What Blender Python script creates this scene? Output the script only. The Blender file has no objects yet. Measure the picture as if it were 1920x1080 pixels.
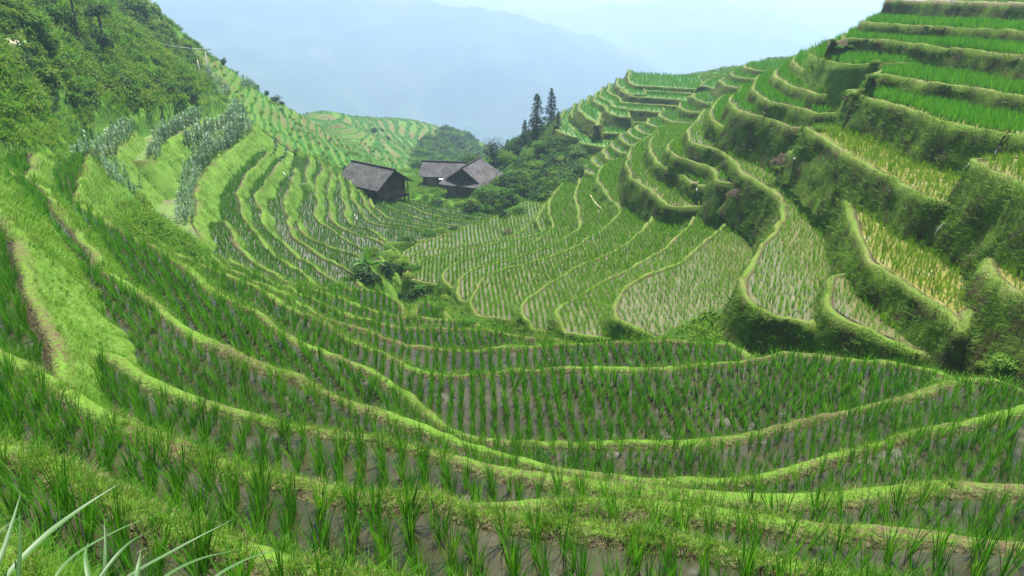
import bpy, bmesh, math, random
import numpy as np
from mathutils import Vector, Matrix
from mathutils.bvhtree import BVHTree
from mathutils.geometry import delaunay_2d_cdt
random.seed(7); RNG = np.random.default_rng(11)
S = bpy.context.scene; COL = S.collection
# ------------------------------------------------------------------ camera, sky, sun, exposure
PITCH = math.radians(23.0); FPX = 1321.0
SP, CP = math.sin(PITCH), math.cos(PITCH)
cam_d = bpy.data.cameras.new('camera'); cam = bpy.data.objects.new('camera', cam_d); COL.objects.link(cam)
cam_d.lens = 36*FPX/1920; cam_d.sensor_width = 36; cam_d.clip_start = 0.05; cam_d.clip_end = 20000
cam.rotation_euler = (math.pi/2-PITCH, 0, 0); S.camera = cam
SUN_EL, SUN_AZ = math.radians(68), math.radians(22)      # azimuth clockwise from +Y (view direction)
world = bpy.data.worlds.new('World'); S.world = world; world.use_nodes = True
wn = world.node_tree.nodes; wl = world.node_tree.links
sky = wn.new('ShaderNodeTexSky'); sky.sky_type = 'NISHITA'; sky.sun_disc = False
sky.sun_elevation = SUN_EL; sky.sun_rotation = SUN_AZ; sky.altitude = 800; sky.dust_density = 2.0
wn['Background'].inputs[1].default_value = 0.075
wl.new(sky.outputs[0], wn['Background'].inputs[0])
sun_d = bpy.data.lights.new('sun', 'SUN'); sun_o = bpy.data.objects.new('sun', sun_d); COL.objects.link(sun_o)
sun_d.energy = 5.0; sun_d.angle = math.radians(0.55); sun_d.color = (1, .955, .88)
sdir = Vector((math.sin(SUN_AZ)*math.cos(SUN_EL), math.cos(SUN_AZ)*math.cos(SUN_EL), math.sin(SUN_EL)))
sun_o.rotation_euler = sdir.to_track_quat('Z', 'Y').to_euler(); sun_o.location = (40, 60, 120)
S.view_settings.view_transform = 'Standard'; S.view_settings.look = 'None'
S.view_settings.exposure = 1.3; S.view_settings.gamma = 1
S.cycles.max_bounces = 7; S.cycles.diffuse_bounces = 3; S.cycles.glossy_bounces = 2
S.cycles.transmission_bounces = 3; S.cycles.transparent_max_bounces = 6; S.cycles.volume_bounces = 2
S.cycles.use_denoising = True; S.cycles.caustics_reflective = False; S.cycles.caustics_refractive = False
# ------------------------------------------------------------------ projections
def ray(u, v):
    a = (u-960)/FPX; b = (540-v)/FPX
    return np.array([a, CP+SP*b, -SP+CP*b])
def at_d(u, v, d): return ray(u, v)*d               # d = depth along the view axis
def at_z(u, v, z):
    r = ray(u, v); return r*(z/r[2])
def zd(v, d): return d*(-SP+CP*(540-v)/FPX)
def project(P):
    P = np.asarray(P); x, y, z = P[..., 0], P[..., 1], P[..., 2]
    d = y*CP - z*SP; up = y*SP + z*CP
    d = np.where(np.abs(d) < 1e-6, 1e-6, d)
    return 960+FPX*x/d, 540-FPX*up/d, d
# ------------------------------------------------------------------ numpy noise
def _h(ix, iy, iz, seed):
    h = (ix*374761393 + iy*668265263 + iz*2147483647 + seed*974634777) & 0xffffffff
    h = ((h ^ (h >> 13))*1274126177) & 0xffffffff
    return ((h ^ (h >> 16)) & 0xffff)/65535.0
def vnoise(p, seed=0):
    p = np.asarray(p, float)
    if p.shape[-1] == 2: p = np.concatenate([p, np.zeros(p.shape[:-1]+(1,))], -1)
    i = np.floor(p).astype(np.int64); f = p-i; f = f*f*(3-2*f)
    r = 0
    for a in (0, 1):
        for b in (0, 1):
            for c in (0, 1):
                w = (f[..., 0] if a else 1-f[..., 0])*(f[..., 1] if b else 1-f[..., 1])*(f[..., 2] if c else 1-f[..., 2])
                r = r + w*_h(i[..., 0]+a, i[..., 1]+b, i[..., 2]+c, seed)
    return r*2-1
def fbm(p, oct=4, seed=0, gain=.5):
    p = np.asarray(p, float); a = 1.0; r = 0
    for k in range(oct):
        r = r + a*vnoise(p*(2.03**k)+17.3*k, seed+k); a *= gain
    return r
# ------------------------------------------------------------------ mesh helpers
def mesh_obj(name, verts, faces, mats=None, parent=None, smooth=False, midx=None, link=True):
    me = bpy.data.meshes.new(name)
    verts = np.asarray(verts, np.float32)
    if isinstance(faces, np.ndarray):
        n, k = faces.shape
        me.vertices.add(len(verts)); me.vertices.foreach_set('co', verts.ravel())
        me.loops.add(n*k); me.loops.foreach_set('vertex_index', faces.astype(np.int32).ravel())
        me.polygons.add(n); me.polygons.foreach_set('loop_start', np.arange(0, n*k, k, dtype=np.int32))
        me.polygons.foreach_set('loop_total', np.full(n, k, np.int32)); me.update(calc_edges=True)
    else:
        me.from_pydata([tuple(map(float, v)) for v in verts], [], [tuple(map(int, f)) for f in faces]); me.update()
    if mats is not None:
        for m in (mats if isinstance(mats, (list, tuple)) else [mats]): me.materials.append(m)
    if midx is not None: me.polygons.foreach_set('material_index', np.asarray(midx, np.int32))
    me.polygons.foreach_set('use_smooth', np.full(len(me.polygons), bool(smooth)))
    o = bpy.data.objects.new(name, me)
    if link: COL.objects.link(o)
    if parent is not None: o.parent = parent
    return o
def vattr(o, name, data):
    data = np.asarray(data, np.float32)
    a = o.data.attributes.new(name, 'FLOAT', 'POINT'); a.data.foreach_set('value', data.ravel())
def tag(o, label=None, cat=None, group=None, kind=None):
    if label: o['label'] = label
    if cat: o['category'] = cat
    if group: o['group'] = group
    if kind: o['kind'] = kind
    return o
def empty(name, loc, rz=0, label=None, cat=None, group=None):
    o = bpy.data.objects.new(name, None); COL.objects.link(o); o.location = loc; o.rotation_euler = (0, 0, rz)
    o.empty_display_size = .2
    return tag(o, label, cat, group)
# ------------------------------------------------------------------ materials
class NT:
    def __init__(s, name):
        s.m = bpy.data.materials.new(name); s.m.use_nodes = True; s.n = s.m.node_tree.nodes; s.l = s.m.node_tree.links
        s.b = s.n['Principled BSDF']; s.out = s.n['Material Output']
    def new(s, t, **kw):
        n = s.n.new(t)
        for k, v in kw.items(): setattr(n, k, v)
        return n
    def link(s, a, b): s.l.new(a, b)
    def coord(s, scale=None):
        g = s.new('ShaderNodeNewGeometry').outputs['Position']
        if scale:
            mp = s.new('ShaderNodeMapping'); mp.inputs['Scale'].default_value = scale; s.link(g, mp.inputs[0]); return mp.outputs[0]
        return g
    def noise(s, scale, detail=4, rough=.55, vec=None, dist=0):
        n = s.new('ShaderNodeTexNoise'); n.inputs['Scale'].default_value = scale; n.inputs['Detail'].default_value = detail
        n.inputs['Roughness'].default_value = rough; n.inputs['Distortion'].default_value = dist
        s.link(vec if vec is not None else s.coord(), n.inputs['Vector']); return n.outputs[0]
    def ramp(s, fac, stops):
        r = s.new('ShaderNodeValToRGB'); e = r.color_ramp.elements
        while len(e) < len(stops): e.new(.5)
        for i, (p, c) in enumerate(stops):
            e[i].position = p; e[i].color = (c[0], c[1], c[2], 1) if not isinstance(c, (int, float)) else (c, c, c, 1)
        s.link(fac, r.inputs[0]); return r.outputs[0]
    def mix(s, fac, a, b):
        m = s.new('ShaderNodeMix', data_type='RGBA')
        if isinstance(fac, (int, float)): m.inputs[0].default_value = fac
        else: s.link(fac, m.inputs[0])
        for i, x in ((6, a), (7, b)):
            if isinstance(x, tuple): m.inputs[i].default_value = (*x, 1)
            else: s.link(x, m.inputs[i])
        return m.outputs[2]
    def math(s, op, a, b=0.0, clamp=False):
        m = s.new('ShaderNodeMath', operation=op, use_clamp=clamp)
        for i, x in ((0, a), (1, b)):
            if isinstance(x, (int, float)): m.inputs[i].default_value = x
            else: s.link(x, m.inputs[i])
        return m.outputs[0]
    def attr(s, name): return s.new('ShaderNodeAttribute', attribute_name=name).outputs['Fac']
    def base(s, c, rough=.8, spec=.3):
        if isinstance(c, tuple): s.b.inputs['Base Color'].default_value = (*c, 1)
        else: s.link(c, s.b.inputs['Base Color'])
        s.b.inputs['Roughness'].default_value = rough; s.b.inputs['Specular IOR Level'].default_value = spec; return s
    def bump(s, h, strength=.4, dist=.05):
        b = s.new('ShaderNodeBump'); b.inputs['Strength'].default_value = strength; b.inputs['Distance'].default_value = dist
        s.link(h, b.inputs['Height']); s.link(b.outputs[0], s.b.inputs['Normal']); return s
def veg(c, k=1.0):
    """plant pigments: little blue is reflected"""
    return (c[0]*1.0*k, c[1]*1.08*k, c[2]*.55*k)
def leaf_mat(name, stops, trans=.35, rough=.55, spec=.12, hvar=True, tcol=1.3, pig=True):
    """two-sided leaf: tone from a per-plant random value, part of the light passes through"""
    t = NT(name)
    if pig: stops = [(p, veg(c)) for p, c in stops]
    r = t.new('ShaderNodeObjectInfo').outputs['Random']
    n = t.noise(2.3, 2)
    f = t.math('ADD', t.math('MULTIPLY', r, .7), t.math('MULTIPLY', n, .35), True)
    c = t.ramp(f, stops)
    t.base(c, rough, spec)
    tr = t.new('ShaderNodeBsdfTranslucent')
    tc = t.new('ShaderNodeMix', data_type='RGBA', blend_type='MULTIPLY'); tc.inputs[0].default_value = 1
    t.link(c, tc.inputs[6]); tc.inputs[7].default_value = (tcol*1.15, tcol*1.1, tcol*.6, 1)
    t.link(tc.outputs[2], tr.inputs[0])
    mx = t.new('ShaderNodeMixShader'); mx.inputs[0].default_value = trans
    t.link(t.b.outputs[0], mx.inputs[1]); t.link(tr.outputs[0], mx.inputs[2]); t.link(mx.outputs[0], t.out.inputs[0])
    return t.m
# ------------------------------------------------------------------ terrace slabs (contour stack)
# every terrace: lip curve (traced, level z) + uphill vector. style: bank look; rice: (spacing, angle, kind) ; water look
SL = []
def slab(z, pts, vec, D=8., bw=.4, hb=2.2, run=1.0, bank='lawn', water='mud', rice=(.27, 0, 'dark'), bund='grass', bh=.13):
    SL.append(dict(z=z, px=pts, vec=vec, D=D, bw=bw, hb=hb, run=run, bank=bank, water=water, rice=rice, bund=bund, bh=bh))
# foreground bowl
F = dict(bank='lawn', water='mud', hb=2.0, run=1.0, bw=.19, bh=.06)
slab(-2.5, [(-300,930),(-150,965),(-60,1000),(30,1050),(110,1110),(220,1200),(400,1320)], (-.4,-1), 4, rice=None, **F)
slab(-3.2, [(-500,700),(-250,760),(-100,800),(0,830),(100,870),(200,920),(300,975),(400,1010),(520,1045),(650,1078),(800,1110),(1000,1150),(1300,1200)], (0,-1), 4, rice=(.235,.3,'dark'), **F)
slab(-4.1, [(-400,560),(-150,615),(0,655),(60,690),(130,730),(230,790),(330,830),(430,872),(560,900),(697,931),(826,931),(890,951),(987,970),(1084,985),(1213,1000),(1294,1013),(1387,1034),(1500,1062),(1650,1095),(1900,1150)], (-.1,-1), 3.2, rice=(.235,.25,'dark'), **F)
slab(-4.7, [(880,957),(940,952),(1020,944),(1100,940),(1200,943),(1300,955),(1390,965),(1540,985),(1690,995),(1920,1018),(2200,1050)], (-.15,-1), 3, rice=(.28,.1,'dark'), **F)
slab(-5.2, [(95,650),(160,660),(212,672),(250,690),(290,712),(340,738),(400,760),(470,782),(550,797),(640,812),(720,825),(800,845),(870,865),(960,885),(1060,900),(1200,915),(1330,928),(1450,932),(1560,925),(1640,915),(1760,908),(1920,918),(2200,930)], (0,-1), 3.6, rice=(.235,.2,'dark'), **F)
slab(-4.7, [(-110,240),(-50,320),(10,400),(36,450),(55,510),(70,570),(88,620),(108,655),(125,700),(150,760)], (-1,-.2), 5, rice=(.235,.2,'dark'), bank='lawn', water='mud', hb=2.4, run=1.8, bw=.16)
slab(-6.3, [(-120,195),(-60,255),(0,310),(75,350),(130,410),(175,470),(215,510),(280,560),(330,600),(400,640),(480,675),(560,710),(640,745),(720,775),(800,805),(860,828),(930,852),(1030,880),(1150,895),(1250,900),(1340,900),(1450,885),(1560,855),(1680,815),(1800,790),(1920,768),(2200,730)], (0,-1), 7, rice=(.25,.75,'dark'), **F)
slab(-6.9, [(80,288),(62,318),(58,345),(75,372),(110,405),(150,440)], (-1,-.3), 1.2, rice=(.26,.4,'dark'), hb=2, run=1.6, bw=.3)
slab(-7.6, [(172,283),(162,315),(152,350),(158,385),(180,400),(237,437),(300,470),(350,503),(400,545),(450,572),(480,585),(517,612),(567,640),(620,662),(670,685),(705,700),(742,722),(780,747),(820,785),(860,812),(920,826),(1000,828),(1100,830),(1200,829),(1350,824),(1462,801),(1537,782),(1650,756),(1725,734),(1785,715),(1819,709),(1875,717),(1920,734),(2050,790)], (0,-1), 7, rice=(.25,.6,'dark'), **F)
slab(-8.9, [(300,452),(360,485),(420,512),(480,540),(530,565),(580,590),(630,620),(655,635),(680,645),(717,660),(755,682),(780,695),(830,705),(880,704),(955,698),(1085,692),(1235,690),(1335,683),(1410,675),(1450,662),(1520,664),(1600,672),(1700,688),(1760,700),(1850,740)], (.1,-1), 9, rice=(.25,0.03,'dark'), **F)
slab(-9.5, [(400,482),(460,520),(530,552),(580,575),(630,600),(680,618),(730,635),(780,647),(855,655),(960,652),(1035,647),(1135,642),(1210,640),(1310,643),(1370,648),(1400,662)], (.1,-1), 6, rice=(.25,.03,'dark'), **F)
slab(-10.1, [(430,482),(500,522),(560,550),(605,570),(680,600),(730,610),(780,617),(855,620),(905,620),(960,627),(1010,634),(1060,640)], (.1,-1), 5, rice=(.235,.2,'dark'), **F)
slab(-10.7, [(560,535),(610,548),(655,562),(705,585),(730,592),(805,600),(860,600),(900,612),(930,624)], (0,-1), 5, rice=(.235,.2,'dark'), **F)
slab(-11.2, [(560,530),(585,538),(655,541),(705,546),(730,557),(757,574),(762,590)], (-.1,-1), 5, rice=(.235,.2,'dark'), **F)
slab(-11.2, [(770,592),(778,572),(800,566),(820,575),(838,592),(850,602)], (0,-1), 3, rice=(.235,.2,'dark'), **F)
# left slope below the maize
M = dict(bank='lawn', water='pale', hb=1.5, run=1.0, bw=.22)
mr = (.27,1.2,'mid')
slab(-13.9, [(424,418),(434,430),(441,440),(450,460),(462,478),(482,492),(500,505),(530,525),(552,537)], (-1,-.3), 1.6, rice=mr, **M)
slab(-14.5, [(505,285),(499,295),(482,312),(464,332),(455,347),(451,362),(454,377),(454,392),(461,410),(475,430),(484,442),(494,452),(502,467),(517,480),(540,495),(562,510),(588,533),(622,552)], (-1,-.5), 1.5, rice=mr, **M)
slab(-15.2, [(531,297),(525,306),(515,322),(500,345),(487,362),(484,372),(487,382),(496,400),(498,414),(507,430),(522,445),(540,462),(555,480),(575,491),(592,502),(612,514),(642,537),(668,556)], (-1,-.5), 3.8, rice=mr, **M)
slab(-16.1, [(556,316),(555,326),(553,342),(545,360),(537,380),(537,392),(545,410),(548,430),(553,442),(561,455),(575,462),(592,472),(615,485),(640,500),(660,513),(690,544)], (-1,-.5), 4.6, rice=mr, **M)
slab(-16.45, [(563,415),(567,428),(575,440),(590,452),(612,460),(640,470),(665,480),(682,491),(712,522)], (-1,-.7), 5, rice=mr, **M)
slab(-16.6, [(587,295),(585,305),(578,320),(573,334),(580,346)], (-1,-.3), 2.5, rice=mr, **M)
slab(-17.2, [(602,302),(607,315),(601,335),(596,350),(599,366),(597,385),(591,402),(600,417),(620,430),(640,445),(660,457),(684,466),(704,476),(722,490)], (-1,-.5), 5, rice=mr, **M)
slab(-17.9, [(618,313),(624,325),(621,345),(618,365),(622,382),(625,397),(624,412),(640,425),(660,437),(684,443),(712,454),(738,472)], (-1,-.4), 5, rice=mr, **M)
slab(-18.4, [(638,326),(640,336),(641,355),(645,377),(650,395),(655,415),(667,426),(687,429),(705,435),(720,447),(730,460),(750,474)], (-1,-.4), 5, rice=mr, **M)
slab(-18.95, [(654,335),(657,343),(661,356),(663,372),(672,387),(682,405),(695,417),(720,425),(750,428),(775,431),(799,435),(850,444)], (-1,-.4), 6, rice=mr, **M)
slab(-19.5, [(664,340),(672,350),(678,365),(684,380),(695,395),(708,409),(725,419),(760,423),(800,430),(860,438)], (-1,-.4), 5, rice=mr, **M)
slab(-20.1, [(676,346),(692,361),(701,387),(716,400),(732,411),(765,417),(800,424),(865,432)], (-1,-.4), 5, rice=mr, **M)
slab(-20.5, [(690,353),(703,368),(720,382),(737,392),(765,404),(805,416),(880,426)], (-1,-.5), 6, rice=mr, **M)
slab(-20.9, [(702,357),(722,369),(752,382),(800,400),(840,411),(905,420)], (-.9,-.7), 7, rice=mr, **M)
slab(-21.3, [(716,361),(742,371),(790,385),(850,401),(882,407),(935,414)], (-.8,-.7), 8, rice=mr, **M)
slab(-21.7, [(735,366),(760,372),(800,380),(860,393),(905,402),(955,408)], (-.8,-.7), 8, rice=mr, **M)
# maize strips on grassy steps above the narrow terraces
C = dict(bank='lawn', water='field', hb=4.6, run=4.6, bw=.25, rice=None, bh=.05)
slab(-13.2, [(482,236),(458,262),(428,285),(397,312),(380,336),(371,365),(373,400),(370,430),(384,446)], (-1,-.25), 2.6, **C)
slab(-12.0, [(458,214),(432,238),(398,255),(372,268),(350,284),(338,300)], (-1,-.1), 2.4, **C)
slab(-10.9, [(382,220),(346,248),(312,266),(294,286),(281,302)], (-1,-.1), 2.4, **C)
slab(-10.0, [(252,246),(244,256),(218,278),(190,295),(168,304)], (-1,.2), 2.8, **C)
# right slope, low broad paddies
R = dict(bank='lawn', water='bright', hb=1.6, run=.6, bw=.17, bund='straw', bh=.06)
rr = (.26,.06,'light')
slab(-18.9, [(985,378),(930,405),(880,425),(800,452),(762,470),(752,480)], (1,-.4), 14, rice=rr, **R)
slab(-18.0, [(1042,362),(997,410),(967,440),(920,452),(860,463),(790,472),(748,492)], (1,-.4), 11, rice=rr, **R)
slab(-17.3, [(1020,385),(1012,398),(1006,420),(1009,437),(960,450),(880,466),(800,482),(768,502),(758,522)], (1,-.4), 10, rice=rr, **R)
slab(-16.6, [(1055,345),(1033,372),(1030,405),(1032,427),(1017,444),(1000,455),(930,470),(850,496),(828,520),(841,540)], (1,-.4), 9, rice=rr, **R)
slab(-15.8, [(1085,335),(1078,372),(1082,392),(1086,415),(1083,432),(1040,455),(960,486),(880,507),(859,532),(864,565)], (1,-.4), 9, rice=rr, **R)
slab(-14.9, [(1215,262),(1180,281),(1155,299),(1126,316),(1120,330),(1127,350),(1140,370),(1156,385),(1159,398),(1140,420),(1110,442),(1060,470),(985,493),(902,522),(885,568),(897,594)], (1,-.35), 9, rice=rr, **R)
slab(-14.1, [(1246,384),(1232,394),(1210,420),(1190,442),(1130,480),(1060,511),(1000,550),(978,582),(996,620)], (1,-.3), 10, rice=rr, **R)
slab(-13.4, [(1286,358),(1293,368),(1302,392),(1295,415),(1267,445),(1255,457),(1200,495),(1160,517),(1090,550),(1043,585),(1058,626)], (1,-.3), 10, rice=rr, **R)
slab(-12.6, [(1400,372),(1394,382),(1335,440),(1270,490),(1200,521),(1162,550),(1150,572),(1158,600),(1228,633)], (1,-.2), 12, rice=(.27,.06,'open'), **R)
# right hill, steep banks
K = dict(bank='rough', hb=2.7, run=.75, bw=.2, bund='straw', bh=.05)
slab(-12.8, [(1245,235),(1222,250),(1205,264),(1185,276),(1175,297),(1176,320),(1186,336),(1210,352),(1230,365),(1240,378),(1256,386),(1283,387)], (1,-.1), 7, rice=(.26,.2,'light'), water='bright', **K)
slab(-11.7, [(1235,248),(1222,258),(1217,268),(1220,290),(1232,307),(1260,320),(1282,331),(1296,341),(1309,350)], (1,-.1), 6, rice=(.25,.2,'light'), water='pale', **K)
slab(-10.7, [(1262,262),(1247,278),(1255,286),(1297,302),(1322,311),(1336,323),(1350,342),(1368,346)], (1,-.1), 6, rice=(.25,.2,'light'), water='pale', **K)
slab(-9.7, [(1320,205),(1300,230),(1290,252),(1293,263),(1313,273),(1347,284),(1373,303),(1393,323),(1420,343),(1447,360),(1460,378),(1463,393),(1458,415),(1445,442),(1424,470),(1400,510),(1387,540),(1396,562),(1430,586),(1480,602),(1520,611),(1532,602)], (1,0), 9, rice=(.29,.05,'open'), water='bright', **K)
slab(-9.1, [(1590,512),(1562,519),(1552,535),(1550,560),(1556,584),(1600,610),(1660,637),(1720,660),(1750,671),(1785,682),(1800,672)], (.8,.5), 7, rice=(.29,.1,'open'), water='bright', **K)
slab(-8.4, [(1355,180),(1337,198),(1330,215),(1340,231),(1367,244),(1413,258),(1440,268),(1462,280)], (1,.1), 7, rice=(.25,.2,'bright'), water='pale', **K)
slab(-7.1, [(1395,160),(1375,178),(1367,193),(1383,206),(1430,221),(1460,230),(1487,239)], (1,.1), 7, rice=(.25,.2,'bright'), water='pale', **K)
slab(-6.2, [(1428,140),(1415,152),(1413,164),(1427,182),(1453,194),(1493,201),(1533,214)], (1,.1), 7, rice=(.25,.2,'bright'), water='pale', **K)
slab(-5.4, [(1465,122),(1453,132),(1453,142),(1473,158),(1513,171),(1537,178)], (1,.1), 7, rice=(.25,.2,'bright'), water='pale', **K)
slab(-4.7, [(1500,100),(1487,108),(1490,118),(1513,134),(1563,144),(1613,156)], (1,.1), 6, rice=(.25,.2,'bright'), water='pale', **K)
slab(-8.0, [(1480,285),(1494,297),(1520,315),(1560,350),(1585,385),(1600,420),(1612,460),(1625,490),(1660,512),(1700,540),(1760,580),(1790,605),(1803,622),(1813,612),(1818,590)], (.75,.65), 8, rice=(.25,.1,'sparse'), water='yellow', **K)
slab(-6.5, [(1505,238),(1520,248),(1560,274),(1600,299),(1650,325),(1700,351),(1740,374),(1790,386),(1822,384),(1830,375)], (1,.2), 8, rice=(.25,.1,'sparse'), water='yellow', **K)
slab(-7.1, [(1800,388),(1772,396),(1800,407),(1828,421),(1845,450),(1852,480),(1852,505),(1880,535),(1920,562),(2000,620)], (1,.3), 8, rice=(.25,.1,'sparse'), water='yellow', **dict(K, hb=3.4, run=1.5))
slab(-5.1, [(1850,298),(1818,300),(1850,318),(1885,335),(1920,352),(2040,410)], (1,.3), 8, rice=(.25,.1,'sparse'), water='yellow', **K)
slab(-4.8, [(1590,168),(1617,181),(1663,193),(1713,207),(1763,226),(1813,238),(1863,248),(1920,258),(2050,285)], (1,.2), 8, rice=(.24,.1,'bright'), water='yellow', **K)
slab(-4.0, [(1633,147),(1640,143),(1655,142),(1697,148),(1747,157),(1813,164),(1863,174),(1920,184),(2050,210)], (.55,1), 8, rice=(.24,.1,'bright'), water='pale', **K)
slab(-4.15, [(1563,119),(1575,121),(1600,122),(1635,121),(1652,119)], (.4,1), 2.5, rice=None, **dict(K, bank='lawn', bund='grass'))
slab(-2.8, [(1563,80),(1575,75),(1590,73),(1613,73),(1680,79),(1747,87),(1847,97),(1920,107),(2050,125)], (.55,1), 8, rice=(.24,.1,'bright'), water='pale', **K)
slab(-3.75, [(1528,90),(1521,98),(1522,107),(1545,114),(1575,119),(1600,122)], (1,.2), 6, rice=(.24,.1,'bright'), water='pale', **dict(K, bank='lawn', bund='grass'))
slab(-2.0, [(1619,42),(1630,43),(1650,44),(1713,48),(1813,54),(1920,60),(2050,68)], (.55,1), 8, rice=(.24,.1,'bright'), water='pale', **K)
slab(-.8, [(1662,.5),(1680,.7),(1700,1),(1740,2),(1820,4),(1920,7),(2050,10)], (.55,1), 6, rice=None, **dict(K, bund='dirt'))
# spur beyond the ridge
G = dict(bank='farbank', water='green', hb=1.5, run=.7, bw=.3, bund='straw', bh=.12)
gr = (.5,.1,'bright')
def spur(d, pts, D=10, vec=(.15,1), **k): slab(zd(pts[len(pts)//2][1], d), pts, vec, D, rice=gr, **dict(G, **k))
spur(98, [(1178,152),(1184,157),(1192,161),(1235,164),(1300,168),(1330,170)], 16)
spur(90, [(1310,163),(1322,163),(1340,168),(1372,174),(1390,178)], 9, (.4,1))
spur(96.5, [(1206,169),(1212,171),(1247,173),(1297,176),(1315,178)])
spur(95.6, [(1155,162),(1163,166),(1172,172),(1176,177),(1192,178),(1212,178)])
spur(95, [(1157,163),(1166,172),(1176,177),(1182,181),(1235,185),(1285,189),(1300,191)])
spur(94, [(1138,172),(1147,178),(1160,184),(1167,193),(1185,195),(1210,196),(1265,200),(1280,202)])
spur(93, [(1124,181),(1132,187),(1146,195),(1151,202),(1185,207),(1235,211),(1250,213)])
spur(92, [(1113,190),(1121,196),(1134,201),(1136,209),(1150,216),(1168,220),(1180,221)])
spur(91, [(1098,197),(1106,203),(1117,211),(1121,220),(1136,227),(1172,230),(1212,231),(1225,232)])
spur(90, [(1083,207),(1091,213),(1101,222),(1116,230),(1122,238)])
spur(89, [(1068,214),(1075,221),(1086,230),(1100,236),(1105,242),(1135,250),(1167,252),(1195,254)])
spur(88, [(1047,228),(1055,234),(1070,240),(1082,250),(1100,257),(1122,264),(1150,266),(1170,268)])
spur(87, [(1036,238),(1043,245),(1060,252),(1080,261),(1095,271),(1135,277),(1160,280)])
spur(86, [(1062,272),(1080,282),(1110,292),(1130,296)])
# crest terraces of the near ridge
E = dict(bank='farbank', water='pale', hb=1.7, run=.8, bw=.28, bund='straw', bh=.12)
def crest(d, pts): slab(zd(pts[len(pts)//2][1], d), pts, (1,.45), 12, rice=(.4,.1,'bright'), **E)
crest(78, [(1400,121),(1394,126),(1410,131),(1440,135),(1460,137)])
crest(77, [(1378,133),(1371,139),(1385,146),(1425,151),(1450,153)])
crest(76, [(1356,147),(1350,153),(1361,161),(1385,166),(1410,168)])
crest(75.5, [(1302,176),(1296,182),(1311,190),(1332,195),(1360,198)])
crest(75, [(1276,194),(1271,200),(1283,207),(1297,210),(1330,213)])
crest(74, [(1240,211),(1236,217),(1247,225),(1262,230),(1290,233)])
crest(73, [(1214,224),(1210,230),(1221,237),(1238,242),(1265,246)])
crest(72, [(1195,235),(1192,240),(1201,248),(1220,255),(1245,258)])
crest(71, [(1180,242),(1177,248),(1186,257),(1205,265),(1225,268)])
crest(70, [(1164,252),(1161,258),(1168,267),(1183,274),(1205,277)])
crest(69, [(1147,266),(1144,272),(1151,281),(1162,288),(1185,292)])
crest(68, [(1130,280),(1127,286),(1133,294),(1142,300),(1160,303)])
crest(67, [(1112,296),(1109,301),(1113,309),(1122,316),(1138,319)])
crest(66, [(1096,311),(1093,315),(1096,322),(1104,328),(1118,332)])

def resample(P, step_fn):
    P = np.asarray(P); n = len(P); out = []
    Q = np.vstack([2*P[0]-P[1], P, 2*P[-1]-P[-2]])
    for i in range(n-1):
        p0, p1, p2, p3 = Q[i], Q[i+1], Q[i+2], Q[i+3]
        # centripetal-ish: limit tangents for uneven spacing
        l1 = np.linalg.norm(p2-p1)+1e-9; l0 = np.linalg.norm(p1-p0)+1e-9; l2 = np.linalg.norm(p3-p2)+1e-9
        m1 = ((p1-p0)/l0*l1*.5*min(1, 1)+(p2-p1)*.5); m2 = ((p3-p2)/l2*l1*.5+(p2-p1)*.5)
        k = max(2, int(np.ceil(l1/step_fn(.5*(p1+p2))))); k = min(k, 400)
        t = np.linspace(0, 1, k, endpoint=False)[:, None]
        out.append((2*t**3-3*t**2+1)*p1+(t**3-2*t**2+t)*m1+(-2*t**3+3*t**2)*p2+(t**3-t**2)*m2)
    out.append(P[-1:]); return np.vstack(out)
def wind_inside(q, poly):
    """non-zero winding test, q (n,2)"""
    w = np.zeros(len(q), int); a = poly; b = np.roll(poly, -1, 0)
    for (x0, y0), (x1, y1) in zip(a, b):
        cr = (x1-x0)*(q[:, 1]-y0)-(q[:, 0]-x0)*(y1-y0)
        w += ((y0 <= q[:, 1]) & (y1 > q[:, 1]) & (cr > 0)).astype(int) - ((y0 > q[:, 1]) & (y1 <= q[:, 1]) & (cr < 0)).astype(int)
    return w != 0
BANKS = ['lawn', 'rough', 'farbank']; WATERS = ['mud', 'pale', 'bright', 'yellow', 'green', 'field']; BUNDS = ['grass', 'straw', 'dirt']
bV, bF, bT, bStyle, bBund, bSlab = [], [], [], [], [], []; nb = 0
wV, wF, wM, wS = [], [], [], []; nw = 0
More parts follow.
